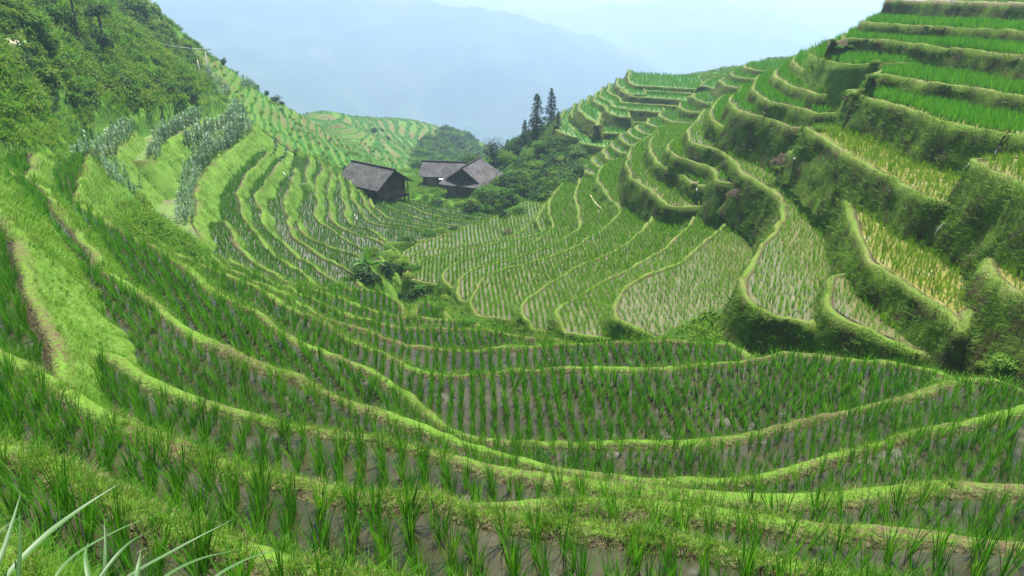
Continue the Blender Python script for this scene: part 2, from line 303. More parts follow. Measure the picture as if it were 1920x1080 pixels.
for k, s in enumerate(SL):
    P = np.array([at_z(u, v, s['z'])[:2] for u, v in s['px']])
    stepf = lambda p: np.clip(np.hypot(*p)*.008, .07, .6)
    vec = np.array(s['vec'], float); vec /= np.linalg.norm(vec)
    L0 = resample(P, stepf); n0 = len(L0)
    ns = max(4, int(s['D']/stepf(L0[0])/2)); ne = max(4, int(s['D']/stepf(L0[-1])/2))     # the slab's two flanks run back into the hill
    L = np.vstack([L0[0]+np.linspace(s['D'], s['D']/ns, ns)[:, None]*vec, L0, L0[-1]+np.linspace(s['D']/ne, s['D'], ne)[:, None]*vec])
    core = (ns, ns+n0); s['core'] = core
    dist = np.hypot(L[:, 0], L[:, 1])
    T = np.gradient(L, axis=0); T /= np.linalg.norm(T, axis=1)[:, None]+1e-9
    Ts = T.copy()
    for _ in range(5): Ts[1:-1] = (Ts[:-2]+2*Ts[1:-1]+Ts[2:])/4
    Ts /= np.linalg.norm(Ts, axis=1)[:, None]+1e-9
    N = np.stack([-Ts[:, 1], Ts[:, 0]], 1)                     # left normal
    if np.sum(N[core[0]:core[1]]@vec) < 0: N = -N                              # N points uphill / inward
    wob = fbm(np.concatenate([L/2.2, np.full((len(L), 1), k*3.1)], 1), 3, 5)*np.clip(dist*.0045, .02, .16)
    L = L+N*wob[:, None]
    s['L'] = L; s['N'] = N; s['dist'] = dist
    bw = s['bw']*(1+.45*vnoise(np.concatenate([L/1.7, np.full((len(L), 1), k*7.7)], 1), 9)); bw = np.maximum(bw, .15)
    hb, run, bh, z = s['hb'], s['run'], s['bh'], s['z']
    nbank = 9 if dist.min() < 40 else 6
    rows = [(-(bw+.22), z-.3, -.4), (-(bw+.1), z-.04, -.15), (-bw*.92, z+bh*.75, 0.05), (-bw*.6, z+bh, .2), (-bw*.18, z+bh*.92, .35), (0*bw+.03, z+bh*.5, .45)]
    for j in range(1, nbank+1):
        f = j/nbank
        rows.append((.06+run*(f**1.15)+0*bw, z+bh*.3-hb*f, .5+1.5*f))
    n = len(L); m = len(rows)
    V = np.zeros((m, n, 3)); 
    for r, (o, zz, t) in enumerate(rows):
        V[r, :, :2] = L-N*np.asarray(o)[..., None] if np.ndim(o) else L-N*o
        V[r, :, 2] = zz
        bT.append(np.full(n, t))
    # earthy displacement of bund and bank
    amp = np.clip(dist*.004, .02, .16)
    dz = fbm(V*np.array([1.6, 1.6, 2.2]), 4, 21)+.5*fbm(V*np.array([5., 5., 3.]), 2, 23)
    w = np.array([0, .15, .6, .7, .6, .7]+[1.0]*nbank)[:, None]
    V[..., 2] += dz*w*.085*np.minimum(1, amp*14)
    ob = fbm(V*np.array([.9, .9, 1.3])+31, 4, 33)+.45*fbm(V*np.array([3.2, 3.2, 1.6])+5, 3, 37)
    wb = np.array([0, .1, .3, .3, .3, .4]+list(np.linspace(.6, 1, nbank)))[:, None]
    V[..., :2] -= N[None]*(ob*wb*.16*np.clip(dist/18, .3, 1)[None])[..., None]
    idx = np.arange(m*n).reshape(m, n)
    f = np.stack([idx[:-1, :-1], idx[:-1, 1:], idx[1:, 1:], idx[1:, :-1]], -1).reshape(-1, 4)
    a_, b_, c_ = V[2, :-1], V[2, 1:], V[3, 1:]
    if np.median(np.cross(b_-a_, c_-a_)[:, 2]) < 0: f = f[:, ::-1]
    bV.append(V.reshape(-1, 3)); bF.append(f+nb); nb += m*n
    bStyle.append(np.full(len(f), BANKS.index(s['bank'])*3+BUNDS.index(s['bund'])))
    # tread polygon
    I = L+N*(bw+.05)[:, None]
    st = max(1, len(I)//160); Ic = I[::st] if (len(I)-1) % st == 0 else np.vstack([I[::st], I[-1:]])
    bk = (L0[::max(1, n0//80)]+vec*s['D'])[::-1]
    poly = np.vstack([Ic, bk])
    s['poly'] = poly
    vv = [Vector(p) for p in poly]
    r = delaunay_2d_cdt(vv, [(i, (i+1) % len(vv)) for i in range(len(vv))], [], 0, 1e-4)
    pv = np.array([tuple(v) for v in r[0]]); tf = np.array([tuple(t) for t in r[2]])
    cen = pv[tf].mean(1); keep = wind_inside(cen, poly); tf = tf[keep]
    wV.append(np.column_stack([pv, np.full(len(pv), z)])); wF.append(tf+nw); nw += len(pv)
    wM.append(np.full(len(tf), WATERS.index(s['water']))); wS.append(np.full(len(tf), k))
bV = np.vstack(bV); bF = np.vstack(bF); bT = np.concatenate(bT); bStyle = np.concatenate(bStyle)
wV = np.vstack(wV); wF = np.vstack(wF); wM = np.concatenate(wM); wS = np.concatenate(wS)
# orient faces up/outwards
def fix_up(V, F):
    a, b, c = V[F[:, 0]], V[F[:, 1]], V[F[:, 2]]
    nz = np.cross(b-a, c-a)[:, 2]; F[nz < 0] = F[nz < 0][:, ::-1]; return F
wF = fix_up(wV, wF)
BVH_W = BVHTree.FromPolygons([Vector(v) for v in wV], [tuple(map(int, t)) for t in wF])
bTri = np.vstack([bF[:, [0, 1, 2]], bF[:, [0, 2, 3]]])
allV = np.vstack([wV, bV]); allF = np.vstack([wF, bTri+len(wV)])
BVH_A = BVHTree.FromPolygons([Vector(v) for v in allV], [tuple(map(int, t)) for t in allF])
DOWN = Vector((0, 0, -1))
def top_hit(x, y):
    """highest slab surface at (x,y): (z, slab index or -1 for a bank)"""
    h = BVH_A.ray_cast(Vector((x, y, 60)), DOWN)
    if h[0] is None: return None, None
    return h[0].z, (int(wS[h[2]]) if h[2] < len(wF) else -1)
# ------------------------------------------------------------------ base ground: thin-plate through lips + spot heights
pts = []
for s in SL:
    L = s['L'][s['core'][0]:s['core'][1]]; N = s['N'][s['core'][0]:s['core'][1]]
    step = max(1, len(L)//14)
    for p, nn in zip(L[::step], N[::step]): pts.append((p[0]-nn[0]*.2, p[1]-nn[1]*.2, s['z']-1.25))
SPOT = [(0,250,30),(0,150,34),(0,60,40),(0,0,44),(-250,0,36),(-250,200,26),(-500,100,26),(-500,300,18),(-300,400,15),
 (60,250,36),(110,235,44),(120,150,46),(120,60,54),(150,0,62),(200,200,52),(250,120,62),(250,30,82),(230,-20,84),(300,200,58),(330,120,74),(310,35,90),(370,85,94),(380,180,68),(415,118,97),(430,190,76),(470,158,102),
 (230,380,32),(250,430,28),(330,455,30),(235,345,39),(60,215,37),
 (500,190,104),(480,250,74),(520,230,90),(560,212,112),(560,270,84),(600,240,118),(640,255,128),(620,290,92),(660,290,101),(700,305,106),(680,270,135),(730,318,108),
 (600,208,190),(640,214,205),(680,219,215),(720,220,228),(760,219,236),(800,228,242),(850,245,246),(880,252,248),(910,268,250),(940,290,250),(660,250,165),(640,235,165),(720,260,180),(800,275,195),(850,300,185),(760,300,150),(740,285,158),(880,320,160),(780,330,128),(720,240,200),(800,250,215),
 (700,372,79),(730,374,79),(762,372,80),(840,374,84),(880,380,83),(800,358,88),(920,362,84),(930,330,92),
 (900,395,74),(950,400,67),(1000,384,68),(1040,350,74),(1080,318,78),(950,350,78),(1000,320,86),(1000,290,94),(960,300,100),(1040,265,100),(1030,240,106),(930,300,118),(1060,300,86),(1010,262,104),(980,282,105)]
for u, v, d in SPOT: pts.append(tuple(at_d(u, v, d)))
for x, y, z in [(-90,120,-8),(-75,140,-40),(-60,150,-52),(-120,200,-60),(-95,330,-95),(-40,330,-100),(10,330,-100),(40,230,-75),(60,190,-60),(25,160,-50),(90,140,-35),(45,130,-15),(70,90,-4),(60,50,2),(40,20,3),(-40,10,6),(-30,-10,8),(0,-15,4),(25,-5,-1),(14,4,-4.5),(-60,60,4),(-90,90,0),(5,-4,-1.6),(-6,-4,-1.2),(0,0,-2.1),(18,10,-4),(24,24,.5),(26,32,0.8),(30,40,0.5),(32,48,0)]: pts.append((x, y, z))
pts = np.array(pts); PX = pts[:, :2]/50; 
def tps_k(r2): return np.where(r2 > 1e-12, .5*r2*np.log(np.maximum(r2, 1e-12)), 0)
n = len(PX); d2 = ((PX[:, None]-PX[None])**2).sum(-1)
A = np.zeros((n+3, n+3)); A[:n, :n] = tps_k(d2)+np.eye(n)*2e-4; A[:n, n] = 1; A[:n, n+1:] = PX; A[n:, :n] = A[:n, n:].T
Wt = np.linalg.solve(A, np.concatenate([pts[:, 2], np.zeros(3)]))
def tps(q):
    q = np.asarray(q)/50; out = np.zeros(len(q))
    for i in range(0, len(q), 8000):
        c = q[i:i+8000]; out[i:i+8000] = tps_k(((c[:, None]-PX[None])**2).sum(-1))@Wt[:n]+Wt[n]+c@Wt[n+1:]
    return out
# ------------------------------------------------------------------ base ground mesh (fan of rings around the viewpoint)
def in_poly(u, v, poly):
    q = np.column_stack([np.ravel(u), np.ravel(v)]); return wind_inside(q, np.array(poly, float)).reshape(np.shape(u))
AZ = np.radians(np.linspace(-50, 50, 820)); RR = np.concatenate([np.geomspace(.7, 14, 130, endpoint=False), np.geomspace(14, 55, 190, endpoint=False), np.geomspace(55, 260, 640, endpoint=False), np.geomspace(260, 330, 25)])
azc = np.radians(np.linspace(-52, 52, 120)); rc = .6*np.exp(np.linspace(0, math.log(345/.6), 150))
gx = np.sin(azc)[None]*rc[:, None]; gy = np.cos(azc)[None]*rc[:, None]
Hc = tps(np.column_stack([gx.ravel(), gy.ravel()])).reshape(gx.shape)
def base_h(x, y):
    """bilinear look-up of the smooth ground height"""
    r = np.hypot(x, y); a = np.arctan2(x, y)
    fi = np.clip(np.log(np.maximum(r, .6)/.6)/math.log(345/.6)*(len(rc)-1), 0, len(rc)-1.001); fj = np.clip((a-azc[0])/(azc[-1]-azc[0])*(len(azc)-1), 0, len(azc)-1.001)
    i = fi.astype(int); j = fj.astype(int); fi = fi-i; fj = fj-j
    return (Hc[i, j]*(1-fi)*(1-fj)+Hc[i+1, j]*fi*(1-fj)+Hc[i, j+1]*(1-fi)*fj+Hc[i+1, j+1]*fi*fj)
PG = [(360,92),(420,122),(480,162),(560,204),(600,215),(640,240),(690,278),(770,335),(700,335),(655,330),(630,312),(600,298),(540,280),(500,262),(470,228),(440,205),(405,165),(375,120)]
PFAR = [(555,200),(620,200),(750,212),(860,235),(915,268),(945,300),(880,345),(770,345),(700,300),(640,240)]
PCORN = [(150,300),(170,255),(250,215),(330,210),(430,190),(500,240),(490,290),(440,330),(400,440),(330,440),(300,350),(200,400)]
X = np.sin(AZ)[None]*RR[:, None]; Y = np.cos(AZ)[None]*RR[:, None]
H = base_h(X, Y)
P3 = np.stack([X, Y, H], -1); U, V_, D_ = project(P3)
R_ = np.hypot(X, Y)
mg = in_poly(U, V_, PG) & (D_ > 55); mf = in_poly(U, V_, PFAR) & (D_ > 118) & ~mg
mc = np.zeros_like(mg)
def blur(m, it):
    m = m.astype(float)
    for _ in range(it):
        m[1:-1] = (m[:-2]+2*m[1:-1]+m[2:])/4; m[:, 1:-1] = (m[:, :-2]+2*m[:, 1:-1]+m[:, 2:])/4
    return m
wg = np.clip(blur(mg, 6), 0, 1); wf = np.clip(blur(mf, 6), 0, 1); wc = np.clip(blur(mc, 8), 0, 1)
q2 = np.stack([X, Y], -1)
Hn = H+fbm(q2/16, 3, 40)*.3*np.clip(wg+wf+wc, 0, 1)
def stair(h, s, tread):
    ph = h/s; k = np.floor(ph); f = ph-k
    g = np.clip((f-tread)/(1-tread), 0, 1)
    return (k+g*g*(3-2*g))*s, np.where(f < tread, 1.0, 0.0)*np.clip(f/.05, 0, 1)
zg, tg = stair(Hn, .8, .5); zf, tf_ = stair(Hn, .95, .5); zc, tc = stair(Hn, 1.5, .55)
wild = np.clip(1-wg-wf-wc, 0, 1)
bumps = fbm(q2/3.5, 4, 50)*.35+fbm(q2/11, 3, 60)*.6
Z = H*wild+zg*wg+zf*wf+zc*wc+bumps*wild*np.clip((R_-14)/25, .05, 1)
# keep the ground below every terrace that stands on it
Zm = Z.copy()
mask = (R_ < 130)
xi, yi = X[mask], Y[mask]; zi = Z[mask]; new = zi.copy()
inv = Vector((0, 0, -1)); org = Vector((0, 0, 60))
for i in range(len(xi)):
    org.x = xi[i]; org.y = yi[i]
    h = BVH_A.ray_cast(org, inv)
    if h[0] is not None and -.35 < zi[i]-h[0].z < (9 if xi[i] > 4 and yi[i] < 60 else 1.6): new[i] = h[0].z-.35
Zm[mask] = new
Z = Zm
nr, na = X.shape; LRR = np.log(RR)
idx = np.arange(nr*na).reshape(nr, na)
gf = np.stack([idx[:-1, :-1], idx[:-1, 1:], idx[1:, 1:], idx[1:, :-1]], -1).reshape(-1, 4)
terr = np.clip(tg*wg+tf_*wf+tc*wc*0, 0, 1)
# ---- ground material: weeds and short grass, rice on the far treads, bare earth on some far banks
t = NT('ground')
n1 = t.noise(.35, 5, .6); n2 = t.noise(2.2, 5, .65); n3 = t.noise(.05, 4)
weeds = t.ramp(t.math('ADD', t.math('MULTIPLY', n1, .55), t.math('MULTIPLY', n2, .45)), [(.3, veg((.022, .06, .012))), (.45, veg((.05, .12, .018))), (.58, veg((.085, .175, .025))), (.72, veg((.13, .2, .045)))])
bankc = t.ramp(t.math('ADD', t.math('MULTIPLY', n1, .4), t.math('MULTIPLY', n3, .6)), [(.35, veg((.06, .14, .022))), (.46, veg((.085, .15, .03))), (.54, (.11, .105, .035)), (.66, (.15, .11, .06))])
treadc = t.ramp(n2, [(.3, veg((.018, .07, .01))), (.7, veg((.035, .115, .016)))])
c = t.mix(t.attr('terrace'), weeds, bankc); c = t.mix(t.attr('tread'), c, treadc)
t.base(c, .85, .15); t.bump(n2, .6, .12); GROUND = t.m
ground = mesh_obj('ground', np.stack([X, Y, Z], -1).reshape(-1, 3), gf[:, ::-1] if False else gf[:, [0, 3, 2, 1]], GROUND, smooth=True)
vattr(ground, 'tread', terr.ravel()); vattr(ground, 'terrace', np.clip(wg+wf, 0, 1).ravel()); tag(ground, kind='structure')
BVH_G = None
def ground_z(x, y):
    return float(bilin(Z, x, y))
def bilin(A, x, y):
    r = np.hypot(x, y); a = np.arctan2(x, y)
    fi = np.clip(np.interp(np.log(np.maximum(r, .7)), LRR, np.arange(nr)), 0, nr-1.001); fj = np.clip((a-AZ[0])/(AZ[-1]-AZ[0])*(na-1), 0, na-1.001)
    i = np.asarray(fi).astype(int); j = np.asarray(fj).astype(int); fi = fi-i; fj = fj-j
    return A[i, j]*(1-fi)*(1-fj)+A[i+1, j]*fi*(1-fj)+A[i, j+1]*(1-fi)*fj+A[i+1, j+1]*fi*fj
# surface point seen at a pixel near depth d (walks the ray until it meets ground or slabs)
def pick(u, v, d0=6., d1=320.):
    r = ray(u, v); pd = d0; best = (1e9, None)
    for d in np.exp(np.linspace(math.log(d0), math.log(d1), 700)):
        p = r*d; z = surf_z(p[0], p[1])
        if p[2] <= z:
            lo, hi = pd, d
            for _ in range(18):
                m = .5*(lo+hi); p = r*m
                if p[2] <= surf_z(p[0], p[1]): hi = m
                else: lo = m
            p = r*hi; return np.array([p[0], p[1], surf_z(p[0], p[1])])
        pd = d
        if d > 25 and p[2]-z < best[0]*1.0: best = (p[2]-z, (p[0], p[1], z))
        if d > 130 and best[0] < 8 and p[2]-z > best[0]+6: break
    return np.array(best[1])
def surf_z(x, y):
    g = ground_z(x, y); h, k = top_hit(x, y)
    return g if h is None else max(g, h)
# ------------------------------------------------------------------ terrace banks and water
def bank_mat(style, bund):
    t = NT(style+'_bank_'+bund)
    tt = t.attr('t')
    pos = t.coord(); st = t.coord((3.2, 3.2, 1.1))
    n1 = t.noise(1.1, 5, .62); n2 = t.noise(6, 4, .6, st); n3 = t.noise(14, 3, .6); nb_ = t.noise(.5, 3)
    f = t.math('ADD', t.math('MULTIPLY', n1, .6), t.math('MULTIPLY', n2, .4))
    if style == 'lawn': side = t.ramp(f, [(.32, (.06, .135, .016)), (.5, (.1, .2, .024)), (.66, (.15, .245, .045))])
    elif style == 'rough': side = t.ramp(f, [(.32, (.045, .032, .017)), (.43, (.07, .062, .026)), (.5, veg((.06, .11, .022))), (.58, veg((.1, .17, .03))), (.7, veg((.14, .2, .05)))])
    else: side = t.ramp(f, [(.33, veg((.04, .05, .02))), (.5, veg((.065, .09, .028))), (.66, veg((.11, .15, .045)))])
    fb = t.math('ADD', t.math('MULTIPLY', n3, .5), t.math('MULTIPLY', nb_, .5))
    if bund == 'grass': top = t.ramp(fb, [(.38, (.12, .09, .05)), (.46, (.11, .14, .035)), (.52, (.1, .2, .022)), (.7, (.135, .245, .034))])
    elif bund == 'straw': top = t.ramp(fb, [(.3, (.19, .15, .08)), (.4, (.18, .19, .07)), (.48, (.13, .19, .035)), (.64, (.1, .2, .022))])
    else: top = t.ramp(fb, [(.36, (.22, .17, .1)), (.55, (.3, .25, .16)), (.72, (.2, .2, .08))])
    inner = t.ramp(n3, [(.35, (.06, .048, .026)), (.65, (.12, .105, .055))])
    w1 = t.new('ShaderNodeMapRange'); w1.inputs[1].default_value = .42; w1.inputs[2].default_value = .62; t.link(t.math('ADD', tt, t.math('MULTIPLY', t.math('SUBTRACT', n2, .5), .35)), w1.inputs[0])
    w0 = t.new('ShaderNodeMapRange'); w0.inputs[1].default_value = .0; w0.inputs[2].default_value = .26; t.link(t.math('ADD', tt, t.math('MULTIPLY', t.math('SUBTRACT', n3, .5), .3)), w0.inputs[0])
    c = t.mix(w1.outputs[0], t.mix(w0.outputs[0], inner, top), side)
    t.base(c, .9, .1); t.bump(t.math('ADD', n2, n3), .8, .08)
    return t.m
mats = [bank_mat(a, b) for a in BANKS for b in BUNDS]
used = sorted(set(bStyle)); remap = {s: i for i, s in enumerate(used)}
banks = mesh_obj('terrace_ground', bV, bF, [mats[i] for i in used], smooth=True, midx=[remap[s] for s in bStyle])
vattr(banks, 't', bT); tag(banks, kind='structure')
def water_mat(name, cols, rough, film, bumpd=.012):
    t = NT('paddy_water_'+name)
    n1 = t.noise(.8, 4, .6); n2 = t.noise(5, 4, .6); n3 = t.noise(1.7, 3)
    c = t.ramp(t.math('ADD', t.math('MULTIPLY', n1, .6), t.math('MULTIPLY', n2, .4)), cols)
    t.base(c, rough, .5)
    t.b.inputs['IOR'].default_value = 1.42
    # film: still water lies over the mud and mirrors the sky; where mud stands out it is matt
    wet = t.new('ShaderNodeMapRange'); wet.inputs[1].default_value = film[0]; wet.inputs[2].default_value = film[1]; t.link(n3, wet.inputs[0])
    r = t.new('ShaderNodeMapRange'); r.inputs[3].default_value = .65; r.inputs[4].default_value = rough; t.link(wet.outputs[0], r.inputs[0]); t.link(r.outputs[0], t.b.inputs['Roughness'])
    t.bump(t.noise(9, 3), .06, bumpd)
    return t.m
WM = [water_mat('mud', [(.35, (.024, .024, .011)), (.5, (.04, .039, .019)), (.66, (.064, .06, .033))], .05, (.3, .42)),
      water_mat('pale', [(.35, (.085, .08, .055)), (.6, (.14, .13, .1))], .06, (.25, .4)),
      water_mat('bright', [(.35, (.085, .09, .035)), (.6, (.14, .14, .065))], .1, (.25, .4)),
      water_mat('yellow', [(.35, (.12, .125, .03)), (.5, (.18, .175, .045)), (.66, (.24, .22, .09))], .12, (.3, .5)),
      water_mat('green', [(.35, (.05, .12, .02)), (.6, (.08, .17, .03))], .4, (.4, .6)),
      water_mat('field', [(.35, (.1, .075, .04)), (.48, (.08, .13, .02)), (.62, (.1, .19, .02))], .8, (.9, .95))]
water = mesh_obj('paddy_water', wV, wF, WM, midx=wM); tag(water, kind='structure')
# ------------------------------------------------------------------ far ridges and the hazy air
def ridge(name, prof, r0, r1, zlow, seed, mat, amp=30, na=260, nr=60, back=500):
    us = np.array([p[0] for p in prof], float); vs = np.maximum(np.array([p[1] for p in prof], float), -23)
    u = np.linspace(us[0], us[-1], na); v = np.interp(u, us, vs)
    k = np.ones(9)/9; v = np.convolve(np.pad(v, 4, 'edge'), k, 'valid')
    az = np.arctan2((u-960)/FPX, CP+SP*(540-v)/FPX)
    elev = (-SP+CP*(540-v)/FPX)/np.hypot((u-960)/FPX, CP+SP*(540-v)/FPX)
    zr = elev*r1
    tt = np.concatenate([np.linspace(0, 1, nr), [1+back/(r1-r0)]])
    R = r0+(r1-r0)*tt[:, None]; X = np.sin(az)[None]*R; Y = np.cos(az)[None]*R
    s = np.clip(tt, 0, 1)[:, None]
    Zr = zlow+(zr[None]-zlow)*(s**1.15)
    q = np.stack([X, Y], -1)
    nz = fbm(q/(amp*9), 5, seed)*amp*1.5-np.abs(fbm(q/(amp*5), 4, seed+9))*amp*1.2+amp*.3
    Zr = Zr+nz*np.sin(np.pi*np.clip(s, 0, 1)*.97)+fbm(q/(amp*1.5), 3, seed+3)*amp*.16*(s > .02)
    Zr[-1] = zlow
    n, m = X.shape; idx = np.arange(n*m).reshape(n, m)
    f = np.stack([idx[:-1, :-1], idx[1:, :-1], idx[1:, 1:], idx[:-1, 1:]], -1).reshape(-1, 4)
    o = mesh_obj(name, np.stack([X, Y, Zr], -1).reshape(-1, 3), f[:, ::-1], mat, smooth=True); tag(o, kind='structure'); return o
t = NT('mountain'); n1 = t.noise(.012, 6, .65); n2 = t.noise(.003, 4)
t.base(t.ramp(t.math('ADD', t.math('MULTIPLY', n1, .5), t.math('MULTIPLY', n2, .5)), [(.38, (.012, .035, .015)), (.5, (.03, .06, .02)), (.58, (.06, .085, .03)), (.68, (.12, .12, .06))]), .95, .05); MTN = t.m
ridge('mountain', [(-400,-190),(0,-130),(300,-75),(600,-28),(780,0),(860,16),(960,24),(1060,50),(1180,92),(1320,160),(1500,240),(1700,330)], 650, 1750, -420, 3, MTN, 46)
ridge('mountain', [(500,-60),(800,-12),(900,8),(1000,22),(1100,20),(1200,8),(1290,3),(1380,12),(1480,34),(1600,72),(1750,130),(1950,200)], 1500, 2700, -420, 14, MTN, 70)
ridge('mountain', [(700,-40),(1000,2),(1200,-12),(1400,-6),(1550,10),(1700,22),(1900,12),(2300,0)], 2500, 3800, -420, 27, MTN, 90)
t = NT('valley_floor'); t.base(t.ramp(t.noise(.01, 5), [(.4, (.03, .07, .02)), (.6, (.07, .12, .035))]), .95, .05)
vf = mesh_obj('valley_ground', [(-5000,-300,-421),(5000,-300,-421),(5000,5200,-421),(-5000,5200,-421)], [(0,1,2,3)], t.m); tag(vf, kind='structure')
t = NT('forest_ridge'); n1 = t.noise(.25, 4, .6)
t.base(t.ramp(n1, [(.35, (.012, .04, .015)), (.6, (.035, .085, .025))]), .95, .05); FRIDGE = t.m
ridge('wooded_hill', [(920,300),(960,268),(1000,240),(1030,226),(1060,203),(1100,188),(1140,177),(1190,160),(1260,140),(1360,118),(1480,112),(1560,76),(1640,38),(1700,12),(1780,-20),(1900,-60)], 330, 430, -150, 51, FRIDGE, 9, 500, 40, 120)
# air: one even volume round the whole scene, sky outside
bpy.ops.mesh.primitive_cube_add(size=1); hz = bpy.context.object; hz.name = 'haze'
top = max(4., float(Z.max())+6)          # just above the highest ground and its bushes
print('haze top', top)
hz.dimensions = (9000, 5400, 430+top); hz.location = (0, 2200, (top-430)/2); tag(hz, kind='stuff')
hm = bpy.data.materials.new('haze'); hm.use_nodes = True; hn = hm.node_tree; hn.nodes.remove(hn.nodes['Principled BSDF'])
pv = hn.nodes.new('ShaderNodeVolumePrincipled'); pv.inputs['Color'].default_value = (.6, .775, 1, 1); pv.inputs['Density'].default_value = HAZE = .0008
pv.inputs['Anisotropy'].default_value = .45
hn.links.new(pv.outputs[0], hn.nodes['Material Output'].inputs['Volume']); hz.data.materials.append(hm)
# ------------------------------------------------------------------ plants: shared shapes
PROTO = []
def blade_strip(p0, az, lean, length, width, nseg, curl, tw=0., taper=1.):
    """one curved blade: rises at 'lean' from vertical and bends over by 'curl'"""
    d = np.array([math.sin(az), math.cos(az), 0]); side = np.array([math.cos(az+tw), -math.sin(az+tw), 0])
    V = []; p = np.array(p0, float); a = lean
    for i in range(nseg+1):
        f = i/nseg; w = width*(.55+.9*f if f < .35 else (1.0-((f-.35)/.65)**1.6*taper))*.5
        w = max(w, width*.04)
        V.append(p-side*w); V.append(p+side*w)
        a = lean+curl*(f**1.4); p = p+(d*math.sin(a)+np.array([0, 0, math.cos(a)]))*length/nseg
    Fq = [(2*i, 2*i+1, 2*i+3, 2*i+2) for i in range(nseg)]
    return V, Fq
def join(parts):
    V, Fq = [], []
    for v, f in parts:
        b = len(V); V += list(v); Fq += [tuple(i+b for i in q) for q in f]
    return np.array(V), np.array(Fq)
def tuft(n, rad, h, w, nseg, lean, curl, seed, hv=.35):
    r = random.Random(seed); ps = []
    for i in range(n):
        az = r.uniform(0, 6.283); rr = rad*math.sqrt(r.random()); a2 = az+r.uniform(-.7, .7)
        ps.append(blade_strip((math.sin(az)*rr, math.cos(az)*rr, -.01), a2, abs(r.gauss(lean, lean*.5)), h*r.uniform(1-hv, 1.08), w*r.uniform(.7, 1.2), nseg, r.uniform(.3, 1)*curl, r.uniform(-.6, .6)))
    return join(ps)
def leaf_quads(C, N, L, W, rng):
    """pointed leaves (two folded triangles pairs -> one quad each) at C facing N"""
    n = len(C); t = rng.normal(size=(n, 3)); t -= (t*N).sum(1)[:, None]*N; t /= np.linalg.norm(t, axis=1)[:, None]+1e-9
    b = np.cross(N, t); L = np.asarray(L).reshape(-1, 1); W = np.asarray(W).reshape(-1, 1)
    V = np.stack([C-t*L*.5, C+b*W*.5+N*W*.12-t*L*.05, C+t*L*.5-N*L*.12, C-b*W*.5+N*W*.12-t*L*.05], 1).reshape(-1, 3)
    return V, np.arange(4*n).reshape(n, 4)
def clump_leaves(n, rx, rz, L, W, seed, shell=.55, droop=.0, lumps=6):
    """leaf cloud: several lumps of leaves, uneven outline, gaps between"""
    rng = np.random.default_rng(seed); k = lumps
    c = rng.normal(size=(k, 3)); c /= np.linalg.norm(c, axis=1)[:, None]; c *= (rng.random((k, 1))**.5)*np.array([rx, rx, rz])*.62; c[:, 2] = np.abs(c[:, 2])*.9+rz*.35
    rs = rng.uniform(.32, .62, k)
    w = rng.integers(0, k, n); d = rng.normal(size=(n, 3)); d /= np.linalg.norm(d, axis=1)[:, None]
    rr = rng.uniform(shell, 1.05, n)**.7
    P = c[w]+d*rr[:, None]*rs[w][:, None]*np.array([rx, rx, rz*.9])
    P[:, 2] = np.maximum(P[:, 2], .02)
    N = d*.6+np.array([0, 0, .75])+rng.normal(size=(n, 3))*.45; N /= np.linalg.norm(N, axis=1)[:, None]
    return leaf_quads(P, N, L*rng.uniform(.6, 1.25, n), W*rng.uniform(.6, 1.25, n), rng)
RICE_M = {'dark': leaf_mat('rice_leaf_dark', [(.1, (.03, .12, .012)), (.5, (.052, .18, .018)), (.9, (.09, .235, .028)), (1, (.17, .25, .045))], .4),
          'mid': leaf_mat('rice_leaf_mid', [(.1, (.032, .12, .014)), (.5, (.05, .165, .018)), (.95, (.085, .22, .03))], .4),
          'light': leaf_mat('rice_leaf_light', [(.1, (.065, .18, .018)), (.5, (.095, .23, .026)), (.95, (.14, .28, .045))], .45),
          'bright': leaf_mat('rice_leaf_bright', [(.1, (.04, .16, .012)), (.5, (.06, .21, .018)), (.95, (.09, .26, .03))], .45)}
GRASS_M = leaf_mat('grass_blade', [(.05, (.075, .16, .016)), (.45, (.115, .225, .024)), (.75, (.16, .26, .042)), (1, (.24, .27, .09))], .4, pig=False)
LUSH_M = leaf_mat('lush_grass_blade', [(.05, (.045, .13, .018)), (.5, (.075, .19, .024)), (1, (.13, .25, .045))], .4)
DRY_M = leaf_mat('dry_grass_blade', [(.1, (.16, .12, .06)), (.5, (.24, .2, .1)), (1, (.3, .28, .15))], .2, .7, pig=False)
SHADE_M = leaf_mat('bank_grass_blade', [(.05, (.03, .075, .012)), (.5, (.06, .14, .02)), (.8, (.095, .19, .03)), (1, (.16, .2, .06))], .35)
WEED_M = leaf_mat('weed_leaf', [(.1, (.035, .115, .016)), (.5, (.065, .17, .024)), (1, (.12, .22, .05))], .35)
def proto_set(name, objs):
    c = bpy.data.collections.new(name)
    for i, o in enumerate(objs):
        c.objects.link(o)
    return c
def P_(name, VF, mat): 
    return mesh_obj(name, VF[0], VF[1], mat, link=False)
